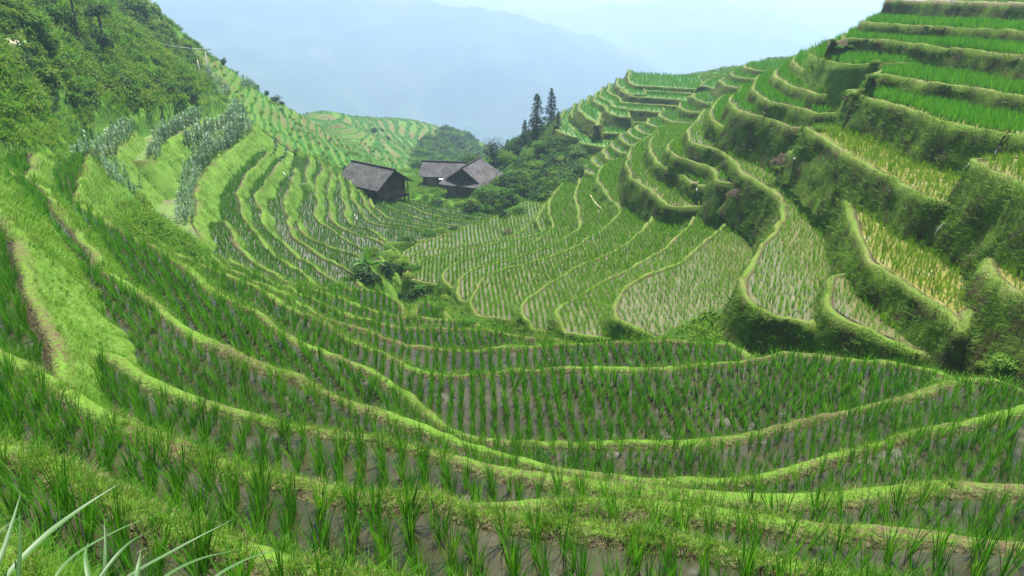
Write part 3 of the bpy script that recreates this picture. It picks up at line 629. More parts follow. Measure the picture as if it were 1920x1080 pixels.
def scatter(name, P, rot, scl, idx, coll, kind='stuff'):
    P = np.asarray(P, np.float32); me = bpy.data.meshes.new(name)
    me.vertices.add(len(P)); me.vertices.foreach_set('co', P.ravel())
    a = me.attributes.new('rot', 'FLOAT_VECTOR', 'POINT'); a.data.foreach_set('vector', np.asarray(rot, np.float32).ravel())
    a = me.attributes.new('scl', 'FLOAT_VECTOR', 'POINT'); sc = np.asarray(scl, np.float32); sc = np.repeat(sc[:, None], 3, 1) if sc.ndim == 1 else sc; a.data.foreach_set('vector', sc.ravel())
    a = me.attributes.new('pid', 'INT', 'POINT'); a.data.foreach_set('value', np.asarray(idx, np.int32))
    o = bpy.data.objects.new(name, me); COL.objects.link(o); tag(o, kind=kind)
    g = bpy.data.node_groups.new(name+'_nodes', 'GeometryNodeTree')
    g.interface.new_socket('Geometry', in_out='INPUT', socket_type='NodeSocketGeometry'); g.interface.new_socket('Geometry', in_out='OUTPUT', socket_type='NodeSocketGeometry')
    n = g.nodes; gi = n.new('NodeGroupInput'); go = n.new('NodeGroupOutput'); ip = n.new('GeometryNodeInstanceOnPoints'); ci = n.new('GeometryNodeCollectionInfo')
    ci.inputs['Collection'].default_value = coll; ci.inputs['Separate Children'].default_value = True; ci.inputs['Reset Children'].default_value = True
    def na(nm, ty): x = n.new('GeometryNodeInputNamedAttribute'); x.data_type = ty; x.inputs['Name'].default_value = nm; return x.outputs['Attribute']
    ip.inputs['Pick Instance'].default_value = True
    g.links.new(gi.outputs[0], ip.inputs['Points']); g.links.new(ci.outputs[0], ip.inputs['Instance']); g.links.new(na('pid', 'INT'), ip.inputs['Instance Index'])
    g.links.new(na('rot', 'FLOAT_VECTOR'), ip.inputs['Rotation']); g.links.new(na('scl', 'FLOAT_VECTOR'), ip.inputs['Scale']); g.links.new(ip.outputs[0], go.inputs[0])
    md = o.modifiers.new('instances', 'NODES'); md.node_group = g; return o
def in_frame(P, mx=60, my=60):
    u, v, d = project(P); return (u > -mx) & (u < 1920+mx) & (v > -my) & (v < 1080+my*2) & (d > .3), d
# ---- rice
RICE_M['sparse'] = leaf_mat('rice_leaf_sparse', [(.1, (.065, .16, .018)), (.5, (.1, .21, .026)), (.95, (.15, .25, .045))], .45)
RICE_M['open'] = RICE_M['light']
KIND = ['dark', 'mid', 'light', 'bright', 'sparse', 'open']; rice_protos = []; RID = {}
for ki, kn in enumerate(KIND):
    for lod, (nb_, w, seg) in enumerate([(32, .009, 5), (16, .018, 3), (9, .034, 2)]):
        for v in range(4 if lod == 0 else 2):
            RID[(kn, lod, v)] = len(rice_protos)
            rice_protos.append(P_('rice_%03d' % len(rice_protos), tuft(nb_ if kn not in ('light', 'mid') else nb_+4, .032, .5, w, seg, .2 if kn in ('light', 'mid') else .145, .66, 100+ki*20+lod*5+v), RICE_M[kn]))
rice_coll = proto_set('rice_shapes', rice_protos)
RP, RR_, RS, RI, RK = [], [], [], [], []
rng = np.random.default_rng(5)
for k, s in enumerate(SL):
    if not s['rice']: continue
    sp, ang, kn = s['rice']; poly = s['poly']; mn, mx_ = poly.min(0), poly.max(0); c = (mn+mx_)/2; ext = np.linalg.norm(mx_-mn)/2
    dm = np.hypot(*poly.mean(0)); 
    if dm > 52 and sp < .4: sp *= 1.25
    ca, sa = math.cos(ang), math.sin(ang)
    a = np.arange(-ext, ext, sp); b = np.arange(-ext, ext, sp*{'sparse': .8, 'light': .62, 'dark': .62}.get(kn, .66))
    A, B = np.meshgrid(a, b); q = np.column_stack([A.ravel(), B.ravel()])
    q += rng.normal(size=q.shape)*sp*.1
    q[:, 0] += .12*np.sin(q[:, 1]*.35+k)
    q = q@np.array([[ca, sa], [-sa, ca]])+c
    q = q[np.all((q > mn) & (q < mx_), 1)]
    if not len(q): continue
    q = q[wind_inside(q, poly)]
    P = np.column_stack([q, np.full(len(q), s['z']-.01)])
    ok, d = in_frame(P, 420, 60); P = P[ok]; d = d[ok]
    keep = np.zeros(len(P), bool)
    for i, p in enumerate(P):
        z, kk = top_hit(p[0], p[1]); keep[i] = kk == k
    # the ground itself may cover the inner edge of a terrace
    P = P[keep]; d = d[keep]
    if not len(P): continue
    gz = bilin(Z, P[:, 0], P[:, 1]); ok = gz < s['z']-.02; P = P[ok]; d = d[ok]
    n_ = len(P); gap = rng.random(n_) > .05; P = P[gap]; d = d[gap]; n_ = len(P)
    lod = np.where(d < 14, 0, np.where(d < 38, 1, 2)); far = np.clip((d-45)/40, 0, 1)
    hs = {'open': .66, 'dark': .88, 'mid': .8, 'light': .8, 'bright': .92, 'sparse': .76}[kn]
    grow = 1+.13*vnoise(np.column_stack([P[:, :2]/2.5, np.full(n_, k*2.)]), 77)
    RP.append(P); RS.append(hs*grow*rng.uniform(.68, 1.2, n_)*(1+.25*far)); RR_.append(np.column_stack([rng.normal(0, .11, n_), rng.normal(0, .11, n_), rng.uniform(0, 6.283, n_)]))
    RI.append(np.array([RID[(kn, l, rng.integers(0, 4 if l == 0 else 2))] for l in lod])); RK.append(np.full(n_, k))
# rice on the narrow far treads of the left spur and the hill beyond
fa = rng.uniform(-.62, .02, 90000); fr_ = np.sqrt(rng.uniform(55**2, 262**2, 90000)); fx, fy = np.sin(fa)*fr_, np.cos(fa)*fr_
ok = (bilin(terr, fx, fy) > .6) & (rng.random(len(fx)) < np.where(fr_ < 130, 1, .75)); P = np.column_stack([fx, fy, bilin(Z, fx, fy)])[ok]; okf, d = in_frame(P); P = P[okf]; n_ = len(P); print('far rice', n_)
RP.append(P); RS.append(rng.uniform(.8, 1.2, n_)*np.clip(d[okf]/200, .6, .85)); RR_.append(np.column_stack([np.zeros((n_, 2)), rng.uniform(0, 6.28, n_)])); RI.append(np.array([RID[('bright', 2, q)] for q in rng.integers(0, 2, n_)])); RK.append(np.full(n_, -1))
RP = np.vstack(RP); RR_ = np.vstack(RR_); RS = np.concatenate(RS); RI = np.concatenate(RI); RK = np.concatenate(RK)
u, v, d = project(RP+np.array([0, 0, .2]))
vis = (u > 6) & (u < 1914) & (v > 0) & (v < 1092)
order = np.argsort(np.where(vis, d, 1e9))[:300]
single = np.zeros(len(RP), bool); single[order] = True
print('rice clumps', len(RP))
WHERE = {-3.2: 'lowest muddy paddy at bottom left', -4.1: 'second muddy paddy up from the bottom edge', -4.7: 'short muddy paddy at the bottom right', -5.2: 'third paddy up from the bottom edge', -6.3: 'curving paddy rising to the left edge'}
for i in np.nonzero(single)[0]:
    o = bpy.data.objects.new('rice_clump', rice_protos[RI[i]].data); COL.objects.link(o)
    o.location = RP[i]; o.rotation_euler = RR_[i]; o.scale = (RS[i],)*3
    w = WHERE.get(SL[RK[i]]['z'], 'nearest paddies')
    tag(o, 'dark green rice clump in the '+w, 'rice plant', 'rice clumps of the '+w)
rest = ~single
scatter('rice_seedlings', RP[rest], RR_[rest], RS[rest], RI[rest], rice_coll)
# ---- grass on bunds and banks
g_short = [P_('grass_%d' % i, tuft(22, .07, .085, .006, 2, .45, .9, 300+i, .5), GRASS_M) for i in range(3)]
g_mid = [P_('grass_%d' % (3+i), tuft(16, .06, .2, .007, 3, .4, 1.3, 310+i), LUSH_M) for i in range(2)]
g_dry = [P_('grass_%d' % (5+i), tuft(14, .08, .09, .006, 2, .9, .7, 320+i), DRY_M) for i in range(2)]
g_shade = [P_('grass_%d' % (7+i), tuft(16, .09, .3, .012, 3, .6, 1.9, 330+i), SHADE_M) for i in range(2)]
_c = clump_leaves(34, .12, .12, .06, .035, 340, .3, lumps=4); _c = (_c[0]*.6, _c[1]); g_weed = [P_('grass_9', _c, WEED_M)]
# coarse versions for farther off
c_short = [P_('grassx_%d' % i, tuft(13, .13, .17, .014, 2, .5, 1.0, 350+i, .6), GRASS_M) for i in range(2)]
c_lush = [P_('grassx_%d' % (2+i), tuft(10, .14, .26, .02, 2, .5, 1.3, 360+i), LUSH_M) for i in range(2)]
c_shade = [P_('grassx_%d' % (4+i), tuft(10, .16, .36, .026, 3, .7, 1.9, 370+i), SHADE_M) for i in range(2)]
c_dry = [P_('grassx_%d' % (6+i), tuft(9, .14, .11, .014, 2, .9, .7, 380+i), DRY_M) for i in range(2)]
allg = g_short+g_mid+g_dry+g_shade+g_weed+c_short+c_lush+c_shade+c_dry
grass_coll = proto_set('grass_shapes', allg)
GI = dict(short=[0, 1, 2], mid=[3, 4], dry=[5, 6], shade=[7, 8], weed=[9], fshort=[10, 11], flush=[12, 13], fshade=[14, 15], fdry=[16, 17])
GP, GR, GS, GX = [], [], [], []
def add_grass(P, nrm, kinds, probs, scl, tilt=.5):
    n_ = len(P)
    if not n_: return
    ok, d = in_frame(P, 330, 40); P = P[ok]; nrm = nrm[ok]; scl = np.broadcast_to(scl, (len(ok),))[ok]; n_ = len(P)
    if not n_: return
    ch = rng.choice(len(kinds), n_, p=probs)
    ids = np.array([GI[kinds[c]][rng.integers(0, len(GI[kinds[c]]))] for c in ch])
    # lean the tuft part-way toward the outward normal
    ax = -np.arctan2(nrm[:, 1]*tilt, 1.0); ay = np.arctan2(nrm[:, 0]*tilt, 1.0)
    GP.append(P); GR.append(np.column_stack([ax, ay, np.zeros(n_)])+np.column_stack([rng.normal(0, .15, n_), rng.normal(0, .15, n_), np.zeros(n_)])); GS.append(scl*rng.uniform(.65, 1.3, n_)); GX.append(ids)
off = 0
for k, s in enumerate(SL):
    n_ = len(s['L']); hb, run, bw = s['hb'], s['run'], s['bw']; nbank = 9 if s['dist'].min() < 40 else 6; m = 6+nbank
    Vk = bV[off:off+m*n_].reshape(m, n_, 3); off += m*n_
    dd = np.linalg.norm(Vk[4], axis=1); 
    if dd.min() > 62: dens_mul = .45
    else: dens_mul = 1.
    seg = np.linalg.norm(np.diff(Vk[4], axis=0), axis=1); dm = .5*(dd[1:]+dd[:-1])
    spc = np.clip(.0075*dm, .045, .36)
    for part, (r0, r1), width in (('top', (1, 5), bw*1.25), ('bank', (5, m-1), math.hypot(hb, run))):
        cnt = rng.poisson(seg*width/spc**2*dens_mul*((1.7 if s['bund'] == 'grass' else 1.0) if part == 'top' else (.75 if s['bank'] == 'lawn' else 1.5)))
        ci = np.repeat(np.arange(n_-1), cnt); N_ = len(ci)
        if not N_: continue
        fr = rng.random(N_); rr = r0+rng.random(N_)*(r1-r0); ri = np.minimum(rr.astype(int), m-2); rf = (rr-ri)[:, None]; fr_ = fr[:, None]
        P = (Vk[ri, ci]*(1-fr_)+Vk[ri, ci+1]*fr_)*(1-rf)+(Vk[ri+1, ci]*(1-fr_)+Vk[ri+1, ci+1]*fr_)*rf
        nn = -s['N'][ci]; nn3 = np.column_stack([nn, np.zeros(N_)])
        far = np.linalg.norm(P, axis=1) > 17
        sc = np.clip(np.linalg.norm(P, axis=1)/22, .7, 1.4)
        patch = fbm(P/1.3, 3, 91)
        if part == 'top':
            inner = rr < 2.3
            keep = (patch > -.15) & ~(inner & (rng.random(N_) < .6)); P, nn3, far, sc = P[keep], nn3[keep], far[keep], sc[keep]
            if s['bund'] == 'grass': kn, pr = ('short', 'mid', 'dry', 'weed'), (.68, .13, .17, .02)
            elif s['bund'] == 'straw': kn, pr = ('short', 'dry'), (.6, .4)
            else: kn, pr = ('short', 'dry'), (.3, .7); P, nn3, far, sc = [x[::4] for x in (P, nn3, far, sc)]
            fk, fp = {'grass': (('fshort', 'flush', 'fdry'), (.64, .2, .16)), 'straw': (('fshort', 'fdry'), (.55, .45)), 'dirt': (('fshort', 'fdry'), (.4, .6))}[s['bund']]; tl = .15
        else:
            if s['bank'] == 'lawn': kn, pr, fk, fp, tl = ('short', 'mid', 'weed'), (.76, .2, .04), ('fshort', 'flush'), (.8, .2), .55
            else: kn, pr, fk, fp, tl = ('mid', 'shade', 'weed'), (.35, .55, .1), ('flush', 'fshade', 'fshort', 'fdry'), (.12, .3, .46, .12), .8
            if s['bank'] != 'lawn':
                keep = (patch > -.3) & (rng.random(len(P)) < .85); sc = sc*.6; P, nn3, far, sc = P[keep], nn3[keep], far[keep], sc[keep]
        add_grass(P[~far], nn3[~far], kn, pr, sc[~far], tl); add_grass(P[far], nn3[far], fk, fp, sc[far], tl)
GP = np.vstack(GP); GR = np.vstack(GR); GS = np.concatenate(GS); GX = np.concatenate(GX)
print('grass tufts', len(GP))
scatter('grass', GP, GR, GS, GX, grass_coll)
# ------------------------------------------------------------------ wild growth and separate plants
def box_parts(): return [], []
class MB:
    """collects boxes, prisms and tubes into one mesh"""
    def __init__(s): s.V = []; s.F = []
    def add(s, V, F): b = len(s.V); s.V += [tuple(map(float, v)) for v in V]; s.F += [tuple(i+b for i in f) for f in F]; return s
    def box(s, c, size, rot=None):
        hx, hy, hz_ = size[0]/2, size[1]/2, size[2]/2
        V = np.array([(x, y, z) for z in (-hz_, hz_) for y in (-hy, hy) for x in (-hx, hx)])
        if rot is not None: V = V@np.array(Matrix(rot).to_3x3()).T if False else np.array([Matrix(rot)@Vector(v) for v in V])
        return s.add(V+np.array(c), [(0, 2, 3, 1), (4, 5, 7, 6), (0, 1, 5, 4), (2, 6, 7, 3), (0, 4, 6, 2), (1, 3, 7, 5)])
    def slabq(s, q, th):
        """thick quad/polygon: points q (counter-clockwise seen from outside) pushed back by th"""
        q = np.array(q, float); nrm = np.cross(q[1]-q[0], q[2]-q[0]); nrm /= np.linalg.norm(nrm); n = len(q)
        return s.add(list(q)+list(q-nrm*th), [tuple(range(n)), tuple(range(2*n-1, n-1, -1))]+[(i, n+i, n+(i+1) % n, (i+1) % n) for i in range(n)])
    def tube(s, pts, r, n=6, cap=True):
        pts = np.array(pts, float); m = len(pts); r = np.broadcast_to(np.array(r, float), (m,)); V = []
        t = np.gradient(pts, axis=0); t /= np.linalg.norm(t, axis=1)[:, None]+1e-9
        for i in range(m):
            a = np.cross(t[i], (0, 0, 1)) if abs(t[i][2]) < .9 else np.cross(t[i], (1, 0, 0)); a /= np.linalg.norm(a); b = np.cross(t[i], a)
            V += [pts[i]+r[i]*(a*math.cos(2*math.pi*k/n)+b*math.sin(2*math.pi*k/n)) for k in range(n)]
        F = [(i*n+k, i*n+(k+1) % n, (i+1)*n+(k+1) % n, (i+1)*n+k) for i in range(m-1) for k in range(n)]
        if cap: F += [tuple(range(n-1, -1, -1)), tuple((m-1)*n+k for k in range(n))]
        return s.add(V, F)
    def build(s, name, mat, parent=None, smooth=False): return mesh_obj(name, s.V, s.F, mat, parent, smooth)
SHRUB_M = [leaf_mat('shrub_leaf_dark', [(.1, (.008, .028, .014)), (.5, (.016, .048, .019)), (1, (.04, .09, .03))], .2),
           leaf_mat('shrub_leaf_mid', [(.1, (.03, .09, .018)), (.5, (.065, .16, .026)), (1, (.12, .22, .04))], .35),
           leaf_mat('shrub_leaf_yellow', [(.1, (.075, .145, .02)), (.5, (.12, .2, .03)), (1, (.17, .23, .05))], .35),
           leaf_mat('shrub_leaf_blue', [(.1, (.03, .08, .035)), (.5, (.05, .115, .05)), (1, (.08, .15, .07))], .3)]
BARK = NT('bark'); BARK.base(BARK.ramp(BARK.noise(9, 4), [(.35, (.05, .038, .025)), (.65, (.13, .1, .07))]), .9, .1); BARK = BARK.m
FLOWER_M = leaf_mat('pale_flower', [(.1, (.5, .5, .35)), (.9, (.75, .74, .6))], .3, pig=False)
# stuff on the wild slopes: weeds, ferns, low bushes
wild_protos = [P_('wild_%02d' % i, clump_leaves(90, .55, .5, .17, .1, 400+i, .35, lumps=5), SHRUB_M[m]) for i, m in enumerate([1, 1, 2, 0, 3, 1])]
wild_protos += [P_('wild_%02d' % (6+i), tuft(26, .3, .75, .04, 4, .45, 1.6, 420+i), [LUSH_M, GRASS_M, LUSH_M][i]) for i in range(3)]
wild_protos += [P_('wild_%02d' % (9+i), tuft(16, .22, .3, .03, 3, .5, 1.2, 430+i), [GRASS_M, LUSH_M][i]) for i in range(2)]
wild_coll = proto_set('wild_shapes', wild_protos)
PUP = [(-60,-60),(270,-60),(310,40),(390,130),(395,185),(340,208),(240,200),(120,205),(-60,228)]
PMOUND = [(880,402),(893,350),(912,320),(940,290),(965,250),(1040,225),(1085,265),(1105,300),(1095,335),(1040,372),(960,405)]
PCLUMP = [(772,305),(790,270),(815,248),(850,236),(885,256),(905,290),(905,330),(850,342),(790,330)]
WP, WR, WSc, WI = [], [], [], []
Nn = 110000
aw = rng.uniform(-.72, .45, Nn); rw = np.exp(rng.uniform(math.log(14), math.log(250), Nn))
xw = np.sin(aw)*rw; yw = np.cos(aw)*rw; zw = bilin(Z, xw, yw); Pw = np.column_stack([xw, yw, zw])
ok, dw = in_frame(Pw, 300, 50); Pw, dw, rw = Pw[ok], dw[ok], rw[ok]
uu, vv, _ = project(Pw)
up = in_poly(uu, vv, PUP); mo = in_poly(uu, vv, PMOUND) & (dw > 55); cl = in_poly(uu, vv, PCLUMP) & (dw > 130)
gg = (bilin(wg, Pw[:, 0], Pw[:, 1]) > .3) | (bilin(wf, Pw[:, 0], Pw[:, 1]) > .3)
co = in_poly(uu, vv, PCORN)
patch = fbm(Pw[:, :2]/6, 3, 71)
r01 = rng.random(len(Pw))
for i in range(len(Pw)):
    h, kk = top_hit(Pw[i, 0], Pw[i, 1])
    if h is not None and h > Pw[i, 2]+.02: continue
    d = dw[i]
    if gg[i] and not cl[i]:
        if r01[i] > .10: continue
        ch = [9, 10, 1, 2]; sc = .7+.4*rng.random()
    elif mo[i] or cl[i]: ch = [0, 1, 3, 3, 4, 5]; sc = (.9+.9*rng.random())*(1.7 if cl[i] else 1.)
    elif up[i]:
        ch = [0, 1, 5, 4, 2, 3, 2] if patch[i] > -.1 else [2, 6, 8, 1, 7, 2]; sc = .75+.9*rng.random()
    elif co[i]:
        if r01[i] > .7: continue
        ch = [9, 10, 9, 10]; sc = .5+.4*rng.random()
    else:
        ch = [6, 8, 7, 10, 9, 2] if patch[i] < .25 else [6, 1, 8, 2, 5]; sc = .55+.55*rng.random()
    if d < 45: sc *= .8
    WP.append(Pw[i]-np.array([0, 0, .04])); WI.append(ch[rng.integers(0, len(ch))]); WSc.append(sc); WR.append((rng.normal(0, .12), rng.normal(0, .12), rng.uniform(0, 6.28)))
print('wild', len(WP))
scatter('undergrowth', WP, WR, WSc, WI, wild_coll)
def tree_mesh_crown(n, rx, rz, L, W, seed, z0, lumps=9):
    V, Fq = clump_leaves(n, rx, rz, L, W, seed, .3, lumps=lumps); V = V.copy(); V[:, 2] += z0; return V, Fq
def limb_tubes(mb, h, r, seed, n=5, spread=.5, z0=.45):
    rr = random.Random(seed); bend = [(rr.uniform(-.05, .05)*h, rr.uniform(-.05, .05)*h) for _ in range(4)]
    tr = [(0, 0, -.4), (bend[0][0]*.4, bend[0][1]*.4, h*.3), (bend[1][0], bend[1][1], h*.6), (bend[2][0], bend[2][1], h*.92)]
    mb.tube(tr, [r*1.25, r, r*.7, r*.25], 7)
    for k in range(n):
        f = rr.uniform(z0, .85); a = rr.uniform(0, 6.28); b = np.array(tr[1])*(1-f)+np.array(tr[3])*f; b[2] = h*f; e = b+np.array([math.cos(a)*spread*h*.3, math.sin(a)*spread*h*.3, h*.12])
        mb.tube([b, (b+e)/2+np.array([0, 0, .05*h]), e], [r*.45, r*.3, r*.1], 5)
def shrub_mesh(name, n, rx, rz, L, W, seed, mat, lumps=7):
    V, Fq = clump_leaves(n, rx, rz, L, W, seed, .4, lumps=lumps)
    o = mesh_obj(name, V, Fq, mat, link=False); return o
SH = {}
for mi, mn in enumerate(['dark', 'mid', 'yellow', 'blue']):
    for v in range(3): SH[(mn, v)] = shrub_mesh('shrub', 760, 1.1, 1.1, .2, .13, 500+mi*10+v, SHRUB_M[mi])
def put_shrub(u, v, kind, width_px, label, group=None, zs=1.0, name='shrub', cat='shrub', sink=.02):
    p = pick(u, v)
    if p is None: return None
    d = project(p)[2]; s = width_px*d/FPX/2
    o = bpy.data.objects.new(name, SH[(kind, rng.integers(0, 3))].data); COL.objects.link(o)
    o.location = (p[0], p[1], p[2]-sink*s); o.rotation_euler = (0, 0, rng.uniform(0, 6.28)); o.scale = (s*.95, s*.95, s*.95*zs)
    return tag(o, label, cat, group)
rs0 = random.Random(9)
# dark and mid shrubs that stand out on the left hillside
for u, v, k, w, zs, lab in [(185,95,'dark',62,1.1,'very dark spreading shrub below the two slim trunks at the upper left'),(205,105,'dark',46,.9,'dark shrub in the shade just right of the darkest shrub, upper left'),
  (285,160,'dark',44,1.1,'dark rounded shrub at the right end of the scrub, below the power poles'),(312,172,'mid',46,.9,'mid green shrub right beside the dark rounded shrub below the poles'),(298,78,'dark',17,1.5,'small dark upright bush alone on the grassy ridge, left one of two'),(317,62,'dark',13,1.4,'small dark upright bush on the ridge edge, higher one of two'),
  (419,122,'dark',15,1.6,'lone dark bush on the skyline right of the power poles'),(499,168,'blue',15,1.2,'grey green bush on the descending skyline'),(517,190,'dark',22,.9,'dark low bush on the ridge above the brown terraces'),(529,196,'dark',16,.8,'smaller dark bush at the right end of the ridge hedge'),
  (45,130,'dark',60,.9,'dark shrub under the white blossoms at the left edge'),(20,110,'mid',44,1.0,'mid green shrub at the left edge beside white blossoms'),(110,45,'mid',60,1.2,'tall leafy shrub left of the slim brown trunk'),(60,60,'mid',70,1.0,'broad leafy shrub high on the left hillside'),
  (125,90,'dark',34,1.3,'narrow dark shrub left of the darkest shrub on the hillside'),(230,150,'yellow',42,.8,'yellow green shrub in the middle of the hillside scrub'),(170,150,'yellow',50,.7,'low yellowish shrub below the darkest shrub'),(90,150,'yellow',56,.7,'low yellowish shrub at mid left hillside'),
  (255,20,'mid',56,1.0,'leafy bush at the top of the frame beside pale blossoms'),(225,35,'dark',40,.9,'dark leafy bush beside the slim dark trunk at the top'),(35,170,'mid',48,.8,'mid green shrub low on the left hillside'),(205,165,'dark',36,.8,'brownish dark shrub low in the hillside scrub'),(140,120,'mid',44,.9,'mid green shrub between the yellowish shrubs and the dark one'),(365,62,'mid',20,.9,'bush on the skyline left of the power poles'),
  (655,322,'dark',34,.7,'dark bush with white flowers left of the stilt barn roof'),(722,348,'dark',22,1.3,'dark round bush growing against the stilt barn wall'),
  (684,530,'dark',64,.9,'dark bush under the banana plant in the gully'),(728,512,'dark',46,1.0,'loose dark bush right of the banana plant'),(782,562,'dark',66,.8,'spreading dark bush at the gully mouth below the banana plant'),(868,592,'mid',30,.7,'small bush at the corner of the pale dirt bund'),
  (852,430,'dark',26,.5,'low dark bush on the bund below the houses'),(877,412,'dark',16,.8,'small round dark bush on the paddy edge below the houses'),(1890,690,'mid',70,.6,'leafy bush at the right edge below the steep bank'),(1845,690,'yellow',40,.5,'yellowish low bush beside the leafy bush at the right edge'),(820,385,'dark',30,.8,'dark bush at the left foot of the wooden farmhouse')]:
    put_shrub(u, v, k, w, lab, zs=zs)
for i, (u, v) in enumerate([(632,536),(650,524),(672,508),(700,474),(724,466),(742,486),(762,452),(748,510),(806,440),(826,436),(812,566),(838,560),(776,505),(768,520),(790,540),(800,556),(822,580),(850,596),(880,606),(756,496)]): put_shrub(u, v, ['mid', 'yellow'][i % 2], rs0.uniform(24, 40), ['leafy green weed clump growing in the gully around the banana plant', 'yellowish weed clump growing in the gully around the banana plant'][i % 2], ['green', 'yellowish'][i % 2]+' weed clumps of the gully', .5, 'weed_clump', 'weed')
# bushes of the mound right of the houses, and the clump on the far hill
rs = random.Random(4)
def in1(u, v, poly): return bool(wind_inside(np.array([[u, v]], float), np.array(poly, float))[0])
n_ = 0
while n_ < 52:
    u, v = rs.uniform(880, 1105), rs.uniform(228, 402)
    if not in1(u, v, PMOUND): continue
    n_ += 1; k = rs.choice(['dark', 'yellow', 'mid', 'blue', 'mid', 'dark'])
    put_shrub(u, v+6, k, rs.uniform(20, 46), {'dark': 'dark green bush on the bushy mound right of the wooden farmhouse', 'mid': 'bright green bush on the bushy mound right of the wooden farmhouse', 'yellow': 'yellowish green bush on the bushy mound right of the wooden farmhouse', 'blue': 'grey green bush on the bushy mound right of the wooden farmhouse'}[k], k+' bushes of the mound beside the farmhouse', rs.uniform(.7, 1.05), 'bush', 'bush')
n_ = 0
while n_ < 40:
    u, v = rs.uniform(770, 908), rs.uniform(236, 342)
    if not in1(u, v, PCLUMP): continue
    n_ += 1; k = rs.choice(['dark', 'blue', 'dark', 'mid'])
    put_shrub(u, v+4, k, rs.uniform(16, 30), 'hazy round tree of the grove on the far terraced hill', 'trees of the grove on the far hill', rs.uniform(.8, 1.15), 'grove_tree', 'tree')
for i, (u, v, w) in enumerate([(1636,156,34),(1604,182,40),(1566,222,34),(1538,246,34),(1500,282,36),(1462,318,30),(1500,255,24),(1640,120,30),(1572,94,26),(1558,100,22),(1590,90,22),(1634,160,24),(1590,176,26),(1618,172,22)]): put_shrub(u, v, ['mid', 'yellow'][i % 2], w, ['green weed clump in the dry gully that splits the right hill', 'yellowish weed clump in the dry gully that splits the right hill'][i % 2], ['green', 'yellowish'][i % 2]+' weeds of the right gully', .5, 'weed_clump', 'weed')
for u, v, w in [(703,248,18),(728,262,14),(715,246,12)]: put_shrub(u, v, 'dark', w, 'small dark tree standing apart on the far terraces left of the grove', 'lone trees on the far terraces', .9, 'grove_tree', 'tree')
# blossoms: pale flower heads on two shrubs
def blossoms(u, v, n, spread_px, label):
    p = pick(u, v); d = project(p)[2]; s = spread_px*d/FPX/2; rg = np.random.default_rng(int(u)); C = rg.normal(size=(n, 3))*np.array([s*.5, s*.4, s*.35])+np.array([0, -.5, 1.0])
    N = np.tile([0, -.5, .85], (n, 1))+rg.normal(size=(n, 3))*.3; N /= np.linalg.norm(N, axis=1)[:, None]
    V, Fq = leaf_quads(C, N, np.full(n, .15), np.full(n, .13), rg); o = mesh_obj('blossom_spray', V, Fq, FLOWER_M); o.location = p; tag(o, label, 'blossom')
blossoms(275, 22, 130, 34, 'cream blossoms on the bush at the top of the left ridge'); blossoms(42, 112, 60, 26, 'white blossoms on a dark shrub at the left edge'); blossoms(662, 322, 30, 16, 'white flowers on the bush beside the barn roof')
# ---- conifers
NEEDLE_M = leaf_mat('fir_needles', [(.1, (.012, .04, .02)), (.5, (.022, .065, .028)), (1, (.045, .1, .04))], .2)
def conifer(u, vb, h_px, wide, seed, label):
    p = pick(u, vb); d = project(p)[2]; h = h_px*d/FPX*1.06; rg = np.random.default_rng(seed)
    t = empty('conifer', p, 0, label, 'conifer', None)
    mb = MB(); mb.tube([(0, 0, -.5), (0, 0, h*.5), (0, 0, h*.97)], [h*.02, h*.014, h*.003], 7); mb.build('trunk', BARK, t)
    C, N, L = [], [], []
    z = h*.16
    while z < h*.985:
        f = (z/h-.16)/.84; R = wide*h*((1-f)**.75)*(.8+.35*rg.random())+.03*h; nb_ = rg.integers(5, 8); a0 = rg.uniform(0, 6.28)
        for b in range(nb_):
            if rg.random() < .12: continue
            a = a0+b*6.283/nb_+rg.normal(0, .2); Rb = R*rg.uniform(.6, 1.1); m = max(5, int(Rb/(h*.02)*2.4))
            rr = (rg.random(m)**.7)*Rb; side = rg.normal(0, .16, m)*rr
            C.append(np.column_stack([np.cos(a)*rr-np.sin(a)*side, np.sin(a)*rr+np.cos(a)*side, z+.12*rr-.28*rr**2/max(R, .1)+rg.normal(0, .012*h, m)])); N.append(np.tile([np.cos(a)*.3, np.sin(a)*.3, .9], (m, 1))+rg.normal(size=(m, 3))*.35)
        z += h*rg.uniform(.026, .042)
    C = np.vstack(C); N = np.vstack(N); N /= np.linalg.norm(N, axis=1)[:, None]
    V, Fq = leaf_quads(C, N, h*.05*rg.uniform(.6, 1.3, len(C)), h*.022*rg.uniform(.7, 1.3, len(C)), rg); mesh_obj('crown', V, Fq, NEEDLE_M, t)
conifer(1006, 274, 92, .23, 31, 'tallest dark conifer on the bushy mound right of the houses'); conifer(1033, 234, 66, .2, 32, 'slender conifer behind and right of the tallest one'); conifer(984, 274, 46, .24, 33, 'small dark conifer left of the tallest one'); conifer(951, 278, 16, .3, 34, 'very small conifer at the left foot of the mound'); conifer(1046, 240, 30, .3, 35, 'short conifer right of the slender one')
def broadleaf(u, vb, h_px, w_px, seed, mat, label, trunk_frac=.3, L=.24):
    p = pick(u, vb); d = project(p)[2]; h = h_px*d/FPX*1.06; w = w_px*d/FPX
    t = empty('broadleaf_tree', p, 0, label, 'tree'); mb = MB(); limb_tubes(mb, h*.7, h*.025, seed, 4, w/h*.9, trunk_frac); mb.build('trunk', BARK, t, True)
    V, Fq = tree_mesh_crown(1700, w*.68, h*(1-trunk_frac)*.66, L, L*.62, seed, h*trunk_frac*.95, 13); mesh_obj('crown', V, Fq, mat, t)
